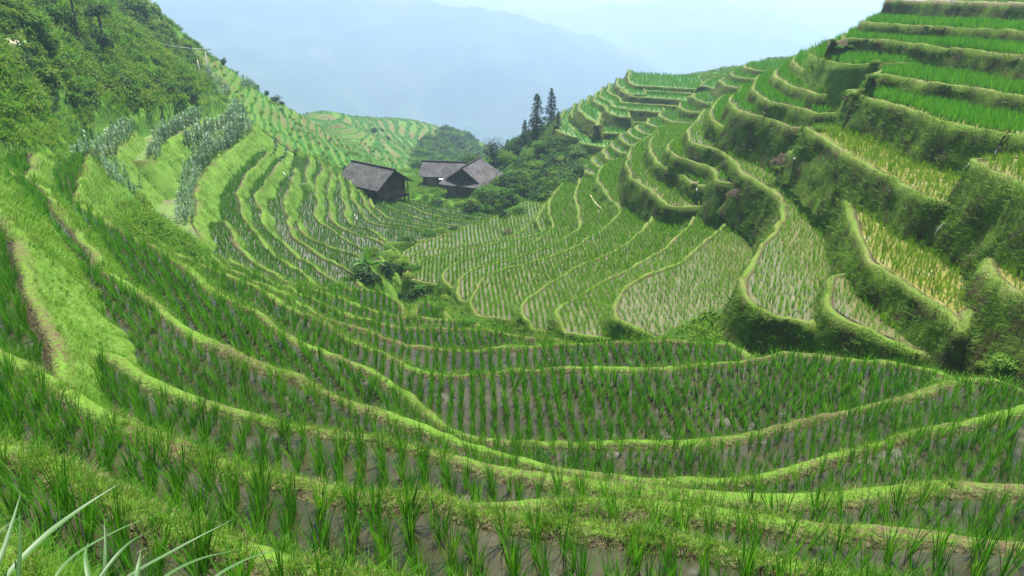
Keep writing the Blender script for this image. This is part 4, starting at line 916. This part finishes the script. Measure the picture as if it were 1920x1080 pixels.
broadleaf(926, 315, 70, 42, 41, SHRUB_M[0], 'dark broadleaf tree right behind the farmhouse roof', .15); broadleaf(952, 318, 46, 34, 42, SHRUB_M[1], 'lighter green tree between the dark broadleaf tree and the conifers', .15); broadleaf(880, 318, 46, 50, 43, SHRUB_M[3], 'grey green spreading tree behind the farmhouse ridge', .1); broadleaf(968, 300, 36, 26, 44, SHRUB_M[0], 'small dark tree below the small conifer', .15)
def slim_tree(u0, v0, u1, v1, crown_w, crown_h, dv, seed, mat, label):
    p = pick(u0, v0)*.95; d = project(p)[2]; top = at_d(u1, v1, d+.4); rel = top-p; t = empty('slim_tree', p, 0, label, 'tree'); mb = MB()
    h = rel[2]; mb.tube([(0, 0, ground_z(p[0], p[1])-p[2]-.3), rel*.5+np.array([.08, 0, 0]), rel, rel*1.25+np.array([.1, 0, .1])], [.13, .1, .08, .04], 7)
    for a in range(5): mb.tube([rel*.98, rel*1.08+np.array([math.cos(a*1.3)*.6, math.sin(a*1.3)*.6, .3]), rel*1.1+np.array([math.cos(a*1.3)*1.4, math.sin(a*1.3)*1.4, .55])], [.05, .035, .015], 5)
    mb.build('trunk', BARK, t, True); V, Fq = clump_leaves(900, crown_w*d/FPX/2, crown_h*d/FPX/2, .28, .16, seed, .3, lumps=11); V = V+rel+np.array([0, 0, -.2+dv]); mesh_obj('crown', V, Fq, mat, t)
slim_tree(141, 50, 133, 0, 90, 34, .6, 51, SHRUB_M[0], 'tree with a slim brown trunk, crown cut by the top of the photo'); slim_tree(187, 57, 183, 26, 62, 40, 0, 52, SHRUB_M[3], 'umbrella shaped tree on a short dark trunk at the top of the hillside')
# ---- banana plant in the gully
BAN_M = leaf_mat('banana_leaf', [(.1, (.03, .1, .025)), (.6, (.055, .15, .035)), (1, (.1, .2, .06))], .35, .4)
bp = pick(693, 520); bt = empty('banana_plant', bp, 0, 'banana plant with broad torn leaves in the gully at centre left', 'banana plant'); bd = project(bp)[2]; k = bd/36*.72
mb = MB(); mb.tube([(0, 0, -.3), (.05, 0, .7*k), (0, .02, .95*k)], [.13*k, .1*k, .06*k], 8); mb.build('trunk', NT('banana_stem').base((.16, .2, .07), .7).m, bt, True)
rb = random.Random(3)
for a, lean, L, cu in [(3.3, .04, 1.75, .12), (.4, .3, 1.5, .7), (1.2, .55, 1.6, 1.2), (2.0, .7, 1.5, 1.6), (2.7, .45, 1.5, 1.3), (4.0, .75, 1.6, 1.6), (4.7, .6, 1.55, 1.4), (5.3, .85, 1.6, 1.5), (5.9, .35, 1.4, .9), (1.6, .95, 1.4, 1.5), (4.3, 1.0, 1.3, 1.4)]:
    L *= k; d = np.array([math.sin(a), math.cos(a), 0]); sd = np.array([math.cos(a), -math.sin(a), 0]); V = []; p = np.array([0, 0, .75*k]); n = 16
    for i in range(n+1):
        f = i/n; w = (.02 if f < .14 else .21*math.sin(math.pi*min(1, (f-.08)/.94)**.75)+.008)*k*(1-rb.choice([0, 0, .15, .4])); an = lean+cu*f**1.4; up_ = np.array([0, 0, 1.])*math.sin(an)*.3*w
        V += [p-sd*w+up_, p-up_*.5, p+sd*w*(1-rb.choice([0, 0, .2]))+up_]; p = p+(d*math.sin(an)+np.array([0, 0, math.cos(an)]))*L/n
    mesh_obj('leaf', V, [q for i in range(n) for q in ((3*i, 3*i+1, 3*i+4, 3*i+3), (3*i+1, 3*i+2, 3*i+5, 3*i+4))], BAN_M, bt)
# ---- maize strips
MAIZE_M = leaf_mat('maize_leaf', [(.1, (.045, .12, .045)), (.5, (.085, .175, .08)), (1, (.17, .26, .16))], .25, .45, .4, pig=False)
TASSEL_M = leaf_mat('maize_tassel', [(0, (.3, .27, .14)), (1, (.4, .36, .2))], .2, pig=False)
def maize_mesh(seed):
    r = random.Random(seed); ps = []; h = 1.55
    mbt = MB(); mbt.tube([(0, 0, -.05), (.02, 0, .8), (0, .02, h)], [.022, .018, .008], 5); ps.append((mbt.V, [f for f in mbt.F if len(f) == 4]))
    for i in range(13):
        z = .16+i*.1; a = (i % 2)*math.pi+r.uniform(-.7, .7); ps.append(blade_strip((0, 0, z), a, .5, r.uniform(.65, .95), .11, 5, r.uniform(1.3, 2.0), .1))
    return join([(list(map(np.array, v)), f) for v, f in ps])
maize = [P_('maize', maize_mesh(i), MAIZE_M) for i in range(4)]
MZ = []
def maize_row(path, n, w, label, grp, hs=.42):
    pl = np.array(path, float); seg = np.r_[0, np.cumsum(np.linalg.norm(np.diff(pl, axis=0), axis=1))]
    base = [pick(u, v) for u, v in path]
    base = np.array([b if b is not None else base[0] for b in base]); sg = np.r_[0, np.cumsum(np.linalg.norm(np.diff(base[:, :2], axis=0), axis=1))]
    for i in range(n):
        f = (i//4+.5)/(n/4)*sg[-1]; x = np.interp(f, sg, base[:, 0]); y = np.interp(f, sg, base[:, 1]); o_ = ((i % 4)-1.5)*w/3
        j = min(np.searchsorted(sg, f), len(sg)-1); tdir = base[j, :2]-base[j-1, :2]; tdir /= np.linalg.norm(tdir)+1e-9
        x += -tdir[1]*o_+rng.normal(0, .08); y += tdir[0]*o_+rng.normal(0, .08); MZ.append((x, y, surf_z(x, y)-.03, hs*rng.uniform(.82, 1.15), label, grp))
maize_row([(348,422),(349,395),(350,368),(355,345),(364,325),(382,302),(410,278),(440,257),(466,238)], 260, .7, 'blue green maize plant of the longest, lowest curving strip on the left slope', 'maize of the lowest long strip')
maize_row([(284,296),(292,280),(308,260),(342,241),(372,222)], 120, .6, 'maize plant of the upper curving strip, second from the left', 'maize of the upper strip')
maize_row([(352,276),(372,260),(398,248),(430,230),(455,212)], 110, .5, 'maize plant of the strip directly above the longest maize strip', 'maize of the strip above the longest one')
maize_row([(172,296),(190,286),(215,270),(240,246)], 140, 1.3, 'dark leafed maize plant of the short dense leftmost strip', 'maize of the leftmost strip', .58)
maize_row([(234,352),(238,338),(242,322)], 20, .8, 'maize plant of the small isolated patch below the leftmost strip', 'maize of the small patch', .55)
MZ.sort(key=lambda m: math.hypot(m[0], m[1]))
for x, y, z, s, label, grp in MZ[:300]:
    o = bpy.data.objects.new('maize_plant', maize[rng.integers(0, 4)].data); COL.objects.link(o)
    o.location = (x, y, z); o.rotation_euler = (rng.normal(0, .06), rng.normal(0, .06), rng.uniform(0, 6.28)); o.scale = (s, s, s); tag(o, label, 'maize plant', grp)
mp = []
for _ in range(260):
    u, v = rs.uniform(372, 440), rs.uniform(112, 188)
    if in1(u, v, [(372,118),(392,130),(418,158),(436,180),(412,188),(392,165)]) : mp.append((u, v))
for _ in range(60): mp.append((rs.uniform(452, 486), rs.uniform(150, 168)))
fp = np.array([pick(u, v) for u, v in mp]+[m[:3] for m in MZ[300:]]); fs = np.r_[np.full(len(mp), .55), np.full(len(fp)-len(mp), .66)]*rng.uniform(.9, 1.15, len(fp))
far_coll = proto_set('far_maize_shapes', [P_('maize_far_%d' % i, maize_mesh(20+i), MAIZE_M) for i in range(2)])
scatter('maize_field', fp, np.column_stack([np.zeros((len(fp), 2)), rng.uniform(0, 6.28, len(fp))]), fs, rng.integers(0, 2, len(fp)), far_coll)
# vegetable rows on the brown plots beside the narrow terraces
veg = P_('vegetable', clump_leaves(30, .22, .2, .2, .12, 610, .4, lumps=3), MAIZE_M)
for path in ([(513,262),(517,275),(508,292)], [(538,276),(535,288),(526,302)], [(556,282),(556,296),(548,310)]):
    bs = np.array([pick(u, v) for u, v in path])
    for f in np.linspace(0, 2, 13):
        i = min(int(f), 1); q = bs[i]*(1-(f-i))+bs[i+1]*(f-i); o = bpy.data.objects.new('vegetable_plant', veg.data); COL.objects.link(o); o.location = (q[0]+rng.normal(0, .05), q[1]+rng.normal(0, .05), surf_z(q[0], q[1])); o.rotation_euler = (0, 0, rng.uniform(0, 6.28)); s = rng.uniform(.9, 1.4); o.scale = (s, s, s)
        tag(o, 'low grey leafed vegetable in a row on the brown plots above the narrow terraces', 'vegetable', 'vegetables on the brown plots')
# ------------------------------------------------------------------ houses, poles, pipes, stones
def wood(name, a, b):
    t = NT(name); n = t.noise(1.2, 5, .65, t.coord((5, 5, .7))); n2 = t.noise(.9, 3)
    t.base(t.ramp(t.math('ADD', t.math('MULTIPLY', n, .6), t.math('MULTIPLY', n2, .4)), [(.35, a), (.65, b)]), .85, .15); t.bump(n, .4, .02); return t.m
WOOD = wood('weathered_wood', (.1, .074, .052), (.26, .2, .145)); WOODD = wood('dark_wood', (.035, .025, .019), (.09, .068, .05)); WOODL = wood('pale_wood', (.16, .12, .08), (.3, .24, .17))
def tile_mat():
    t = NT('grey_roof_tile'); tc = t.new('ShaderNodeTexCoord').outputs['UV']
    mp = t.new('ShaderNodeMapping'); t.link(tc, mp.inputs[0]); br = t.new('ShaderNodeTexBrick'); br.inputs['Scale'].default_value = 1; t.link(mp.outputs[0], br.inputs[0])
    br.inputs['Brick Width'].default_value = .2; br.inputs['Row Height'].default_value = .13; br.inputs['Mortar Size'].default_value = .022; br.inputs['Bias'].default_value = -.1
    br.inputs['Color1'].default_value = (.075, .075, .078, 1); br.inputs['Color2'].default_value = (.19, .19, .19, 1); br.inputs['Mortar'].default_value = (.035, .032, .032, 1)
    n = t.noise(.9, 4); c = t.new('ShaderNodeMix', data_type='RGBA', blend_type='MULTIPLY'); c.inputs[0].default_value = 1; t.link(br.outputs[0], c.inputs[6]); t.link(t.ramp(n, [(.35, (.62, .6, .6)), (.65, (1.15, 1.12, 1.1))]), c.inputs[7])
    t.base(c.outputs[2], .8, .2); t.bump(br.outputs[1], -.6, .03); return t.m
TILE = tile_mat()
def roof_plane(mb, uvs, q, th=.07):
    """thick tiled plane; q[0]->q[1] runs along the eave; uv in metres"""
    q = np.array(q, float); b = len(mb.F); mb.slabq(q, th); ex = (q[1]-q[0])/np.linalg.norm(q[1]-q[0]); nn = np.cross(q[1]-q[0], q[2]-q[0]); ey = np.cross(nn, ex); ey /= np.linalg.norm(ey)
    uvs.append((len(mb.V)-2*len(q), q[0], ex, ey))
def build_roof(name, planes, parent, mat=None):
    mb = MB(); uvs = []
    for q in planes: roof_plane(mb, uvs, q)
    o = mb.build(name, mat or TILE, parent); uvl = o.data.uv_layers.new(name='UVMap')
    starts = [u[0] for u in uvs]
    for pl in o.data.polygons:
        for li in pl.loop_indices:
            vi = o.data.loops[li].vertex_index; k = max(i for i, s in enumerate(starts) if s <= vi); _, q0, ex, ey = uvs[k]; d = np.array(o.data.vertices[vi].co)-q0; uvl.data[li].uv = (float(d@ex), float(d@ey))
    return o
# ---- barn on stilts. local x = ridge (right gable end at +x), y = depth
bpos = pick(712, 372); 
def corner_post(parent, x, y, z0, z1, r=.07, name='post'): 
    mb = MB(); mb.box((x, y, (z0+z1)/2), (r*1.6, r*1.6, z1-z0)); return mb.build(name, WOODD, parent)
HB = .97*project(bpos)[2]/79
def barn():
    t = empty('stilt_barn', tuple(bpos+np.array([-.6, .6, 0])), math.radians(-38), 'weathered stilt barn with a grey tiled roof beside the left terraces', 'barn'); t.scale = (HB, HB, HB)
    lx, ly = 3.1, 2.2; ze = 2.15; zr = 3.75; ov = .55
    r = build_roof('roof', [[(-lx-ov, -ly-ov, ze-.3), (lx+ov, -ly-ov, ze-.3), (lx+ov, 0, zr), (-lx-ov, 0, zr)], [(lx+ov, ly+ov, ze-.3), (-lx-ov, ly+ov, ze-.3), (-lx-ov, 0, zr), (lx+ov, 0, zr)]], t)
    mb = MB(); mb.box((0, 0, zr+.03), (2*lx+2*ov+.1, .2, .13)); mb.build('ridge_cap', TILE, r)
    mb = MB(); mb.box((-.7, -ly+.3, 1.25), (2*lx-1.6, .08, 1.7)); mb.box((-lx+.1, 0, 1.25), (.08, 2*ly-.7, 1.7)); mb.box((.2, ly-.2, 1.25), (2*lx-.6, .08, 1.7)); mb.build('wall', WOOD, t)
    mb = MB(); 
    for k in range(15): mb.box((lx-.55, -ly+.35+k*.28, 1.35+.02*(k % 3)), (.05, .2, 1.35+.06*((k*7) % 3)))
    mb.build('plank_wall', WOOD, t)
    mb = MB(); mb.slabq([(lx-.45, -ly+.2, 2.1), (lx-.45, ly-.2, 2.1), (lx-.45, 0, 3.5)], .06); mb.build('gable_lattice', WOODD, t)
    mb = MB(); mb.box((0, 0, .5), (2*lx-.3, 2*ly-.2, .1)); mb.box((lx+.2, 0, .5), (1.0, 2*ly-.4, .08)); mb.build('floor', WOODD, t)
    for x in (-lx+.15, -.8, 1.0, lx-.3): 
        for y in (-ly+.15, ly-.15): corner_post(t, x, y, -1.2, 2.2)
    for y in (-ly+.3, -.6, .7, ly-.3): corner_post(t, lx+.45, y, -1.3, 2.15 if y in (-ly+.3, ly-.3) else 1.5, .05)
    mb = MB(); mb.box((lx+.5, 0, 1.25), (.05, 2*ly-.6, .06)); mb.box((lx+.5, 0, .9), (.05, 2*ly-.6, .05))
    for k in range(10): mb.box((lx+.5, -ly+.4+k*.4, .9), (.035, .04, .75))
    mb.build('railing', WOODL, t)
    mb = MB(); mb.box((lx-.2, ly*.1, 1.9), (.9, .05, .05)); mb.box((lx, -ly+.3, 2.0), (1.0, .07, .07)); mb.box((lx, ly-.3, 2.0), (1.0, .07, .07)); mb.build('beam', WOODD, t)
barn()
# ---- farmhouse: gable turned to the viewer, skirt roof below it
fpos = pick(864, 376); HF = project(fpos)[2]/84
def farmhouse():
    t = empty('farmhouse', tuple(fpos+np.array([.2, 1.2, -.2])), math.radians(-24), 'dark wooden farmhouse with a gabled tile roof and a skirt roof across the gable', 'house'); t.scale = (HF,)*3
    w, l = 2.0, 5.4; z1 = 1.35; ze = 2.45; zr = 4.0; ov = .6
    y0 = -.2
    r = build_roof('roof', [[(w+ov, y0, ze-.42), (w+ov, l+ov, ze-.42), (0, l-.6, zr+.1), (0, y0, zr-.12)], [(-w-ov, l+ov, ze-.42), (-w-ov, y0, ze-.42), (0, y0, zr-.12), (0, l-.6, zr+.1)], [(w+ov, l+ov, ze-.42), (-w-ov, l+ov, ze-.42), (0, l-.6, zr+.1)]], t)
    mb = MB(); mb.tube([(0, y0, zr-.08), (0, l-.6, zr+.14)], .1, 6); mb.build('ridge_cap', TILE, r)
    mb = MB(); mb.slabq([(-w-.1, .15, ze-.1), (w+.1, .15, ze-.1), (0, .15, zr-.3)], .07); mb.build('gable_panel', WOODD, t)
    build_roof('skirt_roof', [[(-w-ov-.25, -.95, ze-.62), (w+ov+.25, -.95, ze-.62), (w+ov, .2, ze-.08), (-w-ov, .2, ze-.08)], [(w+ov+.35, -.9, ze-.68), (w+ov+.35, 2.4, ze-.68), (w+.2, 2.4, ze-.2), (w+.2, .1, ze-.2)]], t)
    mb = MB(); mb.box((0, -.02, 1.05), (2*w, .1, 1.75)); mb.box((w, l/2, 1.05), (.1, l, 1.75)); mb.box((-w, l/2, 1.05), (.1, l, 1.75)); mb.build('wall', WOOD, t)
    mb = MB(); mb.box((.1, .2, -.45), (2*w-.3, .1, 1.3)); mb.box((w-.1, l/2, -.45), (.1, l-.5, 1.3)); mb.build('lower_wall', WOODD, t)
    for x in (-1.0, .05, 1.1):
        mb = MB(); mb.box((x, -.1, 1.2), (.62, .05, .75)); f_ = mb.build('window', WOODD, t)
        mb = MB(); 
        for k in range(5): mb.box((x-.24+k*.12, -.14, 1.2), (.025, .03, .68))
        mb.build('lattice', WOODL, f_)
    mb = MB(); mb.box((.9, .1, -.5), (.7, .06, 1.1)); mb.build('door', WOODL, t)
    for x in (-w, -.7, .7, w): corner_post(t, x, -.12, -1.3, 1.9, .08)
    mb = MB(); mb.box((-w-.1, -.3, -.9), (1.2, .6, .5)); mb.box((w*.4, -.4, -1.0), (2.6, .5, .3)); mb.build('stone_base', NT('rubble').base((.2, .19, .17), .95, .1).m, t)
farmhouse()
def wing():
    q = pick(815, 356); s = project(q)[2]/86*1.0
    t = empty('side_house', tuple(q+np.array([1.1, 2.4, .1])), math.radians(-8), 'lower side house with a long tiled roof left of the gabled farmhouse', 'house'); t.scale = (s,)*3
    lx, ly = 2.3, 1.6; ze = 1.75; zr = 2.85; ov = .5
    r = build_roof('roof', [[(-lx-ov, -ly-ov, ze-.35), (lx+.4, -ly-ov, ze-.35), (lx+.4, 0, zr), (-lx-ov, 0, zr)], [(lx+.4, ly+ov, ze-.35), (-lx-ov, ly+ov, ze-.35), (-lx-ov, 0, zr), (lx+.4, 0, zr)]], t)
    mb = MB(); mb.box((-.05, 0, zr+.03), (2*lx+ov+.5, .18, .12)); mb.build('ridge_cap', TILE, r)
    mb = MB(); mb.box((-.9, -ly, .75), (1.9, .08, 1.7)); mb.box((-lx, 0, .75), (.08, 2*ly, 1.7)); mb.box((0, ly, .75), (2*lx, .08, 1.7)); mb.build('wall', WOODL, t)
    mb = MB(); mb.box((1.1, -ly-.1, .4), (1.7, .1, 1.7)); mb.build('grey_panel_wall', NT('grey_panel').base((.2, .22, .24), .7).m, t)
    mb = MB(); mb.slabq([(-.2, -ly-.75, 1.22), (1.5, -ly-.75, 1.22), (1.5, -ly-.02, 1.42), (-.2, -ly-.02, 1.42)], .04); mb.build('awning', NT('white_sheet').base((.75, .76, .76), .5).m, t)
    for x in (-lx, -.6, .5): corner_post(t, x, -ly-.06, -.9, 1.6, .06)
    mb = MB(); mb.box((-1.2, -ly-.05, .05), (1.9, .05, .5)); mb.build('orange_boards', wood('orange_wood', (.22, .12, .045), (.36, .2, .08)), t)
wing()
# ---- poles and wire
CONC = NT('pale_concrete').base((.36, .35, .33), .9, .1).m
def pole(u0, v0, u1, v1, r, label, arm):
    p = pick(u0, v0); d = project(p)[2]; top = at_d(u1, v1, d); rel = top-p; t = empty('power_pole', p, 0, label, 'power pole')
    mb = MB(); mb.tube([(0, 0, -.3), rel*.5, rel], [r*1.15, r, r*.75], 8); mb.build('shaft', CONC, t, True)
    if arm: mb = MB(); mb.box(rel*.985, (1.3, .08, .08)); mb.build('crossarm', CONC, t); mb = MB(); [mb.tube([rel*.985+np.array([x, 0, .04]), rel*.985+np.array([x, 0, .18])], .035, 6) for x in (-.55, 0, .55)]; mb.build('insulators', NT('porcelain').base((.8, .8, .78), .3).m, t)
    return top
pt = pole(394, 157, 384, 92, .075, 'taller pale concrete power pole with a crossarm on the left ridge', True); pole(377, 146, 370, 112, .065, 'shorter pale concrete pole just left of the taller power pole', False)
far_end = at_d(215, 50, project(pt)[2]*.78); mb = MB(); L_ = [pt*(1-f)+far_end*f-np.array([0, 0, 0.5*math.sin(math.pi*f)]) for f in np.linspace(0, 1, 14)]; mb.tube(L_, .014, 4); tag(mb.build('overhead_wire', NT('wire').base((.5, .5, .5), .5).m), 'thin overhead wire running left from the taller power pole', 'wire')
p = pick(694, 304); 
mb = MB(); a_ = at_d(694, 276, 92); b_ = at_d(695, 312, 92); mb.tube([b_, a_], .05, 6); tag(mb.build('antenna_mast', WOODL), 'thin bare mast rising behind the barn roof', 'mast')
# ---- pipes, spouts, hoses
WHITE = NT('white_plastic').base((.8, .8, .78), .4).m; BLACK = NT('black_rubber').base((.03, .03, .034), .35).m; BAMB = NT('bamboo').base((.5, .43, .28), .6).m
def pipe(path, r, mat, name, label, cat, lift=.1):
    P = []
    for u, v in path:
        q = pick(u, v)
        if q is not None: P.append(q+np.array([0, 0, lift]))
    if len(P) < 2: return
    mb = MB(); mb.tube(P, r, 7); tag(mb.build(name, mat, None, True), label, cat)
pipe([(661,388),(664,398)], .05, WHITE, 'white_pipe', 'upper short white pipe on the narrow left terraces', 'pipe'); pipe([(665,404),(669,413)], .05, WHITE, 'white_pipe', 'lower short white pipe on the narrow left terraces', 'pipe'); pipe([(531,325),(537,333)], .05, WHITE, 'white_pipe', 'white pipe on the grassy bank below the vegetable plots', 'pipe'); pipe([(790,350),(803,356)], .06, CONC, 'white_board', 'pale board lying on the slope between barn and farmhouse', 'board')
pipe([(1107,368),(1112,378),(1118,385),(1131,398)], .07, BAMB, 'bamboo_spout', 'crooked pale bamboo spout crossing a dark terrace bank', 'spout'); pipe([(1296,349),(1308,346)], .05, BAMB, 'bamboo_spout', 'short bamboo spout at the end of a terrace lip above the gully', 'spout', .15)
pipe([(1909,196),(1902,208),(1896,222),(1889,236)], .035, BLACK, 'black_hose', 'upper black hose hanging down the bank at the right edge', 'hose', .12); pipe([(1891,252),(1880,264),(1870,280),(1863,298)], .035, BLACK, 'black_hose', 'lower black hose with a pale mouth hanging down the bank at the right', 'hose', .12)
SPRAY = NT('running_water').base((.62, .66, .7), .15, .6).m
pipe([(1768,424),(1757,436),(1747,452)], .022, SPRAY, 'water_trickle', 'trickle of water running down the bank at the right', 'trickle', .1); pipe([(1815,313),(1808,322),(1801,334)], .012, SPRAY, 'water_trickle', 'thin trickle of water on the upper right bank', 'trickle', .1); pipe([(1306,356),(1307,372)], .018, SPRAY, 'water_trickle', 'white water falling from the short bamboo spout', 'trickle', .12)
# ---- stones
STONE = NT('pale_stone'); STONE.base(STONE.ramp(STONE.noise(9, 4), [(.35, (.16, .15, .13)), (.65, (.34, .32, .29))]), .85, .2); STONE = STONE.m
def stone(u, v, w_px, label, sd):
    q = pick(u, v)
    if q is None: return
    d = project(q)[2]; s = w_px*d/FPX/2; bm = bmesh.new(); bmesh.ops.create_icosphere(bm, subdivisions=3, radius=1)
    for vv_ in bm.verts:
        c = np.array(vv_.co); vv_.co *= float(1+.22*fbm((c*1.1+sd)[None], 3, sd)[0]); vv_.co.z *= .6
    me = bpy.data.meshes.new('stone'); bm.to_mesh(me); bm.free(); me.materials.append(STONE); s *= .7; o = bpy.data.objects.new('stone', me); COL.objects.link(o); o.location = q-np.array([0, 0, s*.12]); o.scale = (s, s*.75, s*.8); o.rotation_euler = (0, 0, sd); tag(o, label, 'stone')
for i, (u, v, w, lab) in enumerate([(270,792,9,'white stone on the second grassy bund at the lower left'),(489,494,6,'white stone at the end of a narrow left terrace'),(168,424,12,'pale stones at the corner where two left paddies meet'),(241,376,7,'white stone below the small maize patch'),(1028,615,7,'white stone at the dirt corner of the broad paddies'),(1113,622,9,'grey stone at the mouth of the broad paddies, beside a dark hollow'),(1668,358,6,'small white stone on the steep right bank'),(1788,347,6,'pale stone among the yellow water seedlings'),(716,889,7,'grey stone on the bund left of the bottom centre'),(1490,298,14,'grey stone in the dry gully on the right hill')]): stone(u, v, w, lab, i+2)
# ---- brush heaps
TWIG = NT('dry_twig'); TWIG.base(TWIG.ramp(TWIG.noise(4, 3), [(.35, (.07, .05, .035)), (.65, (.24, .19, .14))]), .9, .1); TWIG = TWIG.m
def heap(u, v, w_px, h_px, n, label, mat, sd, name='brush_heap', cat='brush heap'):
    q = pick(u, v); d = project(q)[2]; w = w_px*d/FPX/2; h = h_px*d/FPX; r = random.Random(sd); mb = MB()
    for _ in range(n):
        a = r.uniform(0, 6.28); rr = w*math.sqrt(r.random()); c = np.array([math.cos(a)*rr, math.sin(a)*rr*.8, h*(1-(rr/w)**2)*r.uniform(.1, 1)]); dd = np.array([r.gauss(0, 1), r.gauss(0, .8), r.gauss(0, .35)]); dd /= np.linalg.norm(dd); L = r.uniform(.2, .55)*w*1.3
        mb.tube([c-dd*L/2, c+np.array([0, 0, r.uniform(-.04, .06)]), c+dd*L/2], [.014, .012, .006], 4, False)
    o = mb.build(name, mat); o.location = q; tag(o, label, cat)
heap(1470, 306, 46, 20, 260, 'heap of grey brown brushwood in the gully on the right hill', TWIG, 1); heap(1385, 366, 44, 14, 200, 'heap of dry straw and twigs on the bank below the brushwood', DRY_M if False else TWIG, 2); heap(952, 440, 20, 14, 200, 'round dark brown straw heap on a bund at the centre', TWIG, 3, 'straw_heap', 'straw heap'); heap(1590, 186, 24, 8, 90, 'small heap of dead stalks high in the right gully', TWIG, 4)
# ---- long leaved grass right in front of the viewer
REED_M = leaf_mat('reed_leaf', [(.1, (.035, .1, .018)), (.6, (.055, .135, .03)), (1, (.08, .17, .05))], .3, .45, .35, pig=False)
REED_P = leaf_mat('reed_midrib', [(.1, (.12, .22, .08)), (1, (.17, .26, .12))], .2, pig=False)
def reed_tuft(leaves, label):
    root = np.mean([at_d(l[0][0][0], l[0][0][1], l[1]) for l in leaves], 0); t = empty('reed_tuft', root, 0, label, 'grass tuft')
    for path, d0, d1, w in leaves:
        P = np.array([at_d(u, v, d0+(d1-d0)*i/(len(path)-1)) for i, (u, v) in enumerate(path)]); P = resample(P, lambda p: .02); n = len(P); T = np.gradient(P, axis=0); T /= np.linalg.norm(T, axis=1)[:, None]
        view = P/np.linalg.norm(P, axis=1)[:, None]; up_ = np.array([0, 0, 1.])-.55*view; sd = np.cross(T, up_); sd /= np.linalg.norm(sd, axis=1)[:, None]; nn = np.cross(sd, T)
        f = np.linspace(0, 1, n); ww = w*np.minimum(1, .5+f*1.6)*np.clip((1-f)/.45, 0.02, 1)**.8*.36
        V = np.stack([P-sd*ww[:, None]+nn*ww[:, None]*.3, P, P+sd*ww[:, None]+nn*ww[:, None]*.3], 1).reshape(-1, 3)-root
        o = mesh_obj('leaf', V, [q for i in range(n-1) for q in ((3*i, 3*i+1, 3*i+4, 3*i+3), (3*i+1, 3*i+2, 3*i+5, 3*i+4))], REED_M, t, True)
        Vr = np.stack([P-sd*ww[:, None]*.1+nn*.0012, P+sd*ww[:, None]*.1+nn*.0012], 1).reshape(-1, 3)-root; mesh_obj('midrib', Vr, [(2*i, 2*i+1, 2*i+3, 2*i+2) for i in range(n-1)], REED_P, o)
reed_tuft([([(-30,1150),(20,1072),(85,1005),(150,955),(225,906)], 1.75, 2.2, .024), ([(-40,1130),(0,1050),(22,985),(40,922)], 1.7, 1.95, .016), ([(20,1160),(34,1080),(38,1010),(36,955)], 1.8, 1.9, .015), ([(-60,1075),(-20,1020),(15,985),(45,965)], 1.8, 2.0, .012)], 'long pale green leaved grass tuft in the bottom left corner')
reed_tuft([([(150,1180),(230,1090),(330,1030),(440,972)], 1.9, 2.4, .015), ([(60,1180),(120,1060),(200,1005),(285,966)], 1.8, 2.3, .012), ([(190,1180),(196,1080),(198,1020),(195,970)], 1.9, 2.05, .015), ([(140,1180),(190,1080),(240,1020),(280,996)], 1.8, 2.1, .014), ([(230,1180),(300,1090),(370,1050),(450,1030)], 1.9, 2.3, .016), ([(160,1180),(168,1100),(160,1040),(166,1015)], 1.75, 1.95, .018), ([(250,1180),(252,1110),(260,1060),(264,1030)], 1.9, 2.05, .02), ([(300,1180),(400,1085),(460,1050),(520,1030)], 2.0, 2.4, .014)], 'spray of narrow pale grass leaves leaning right at the bottom left edge')
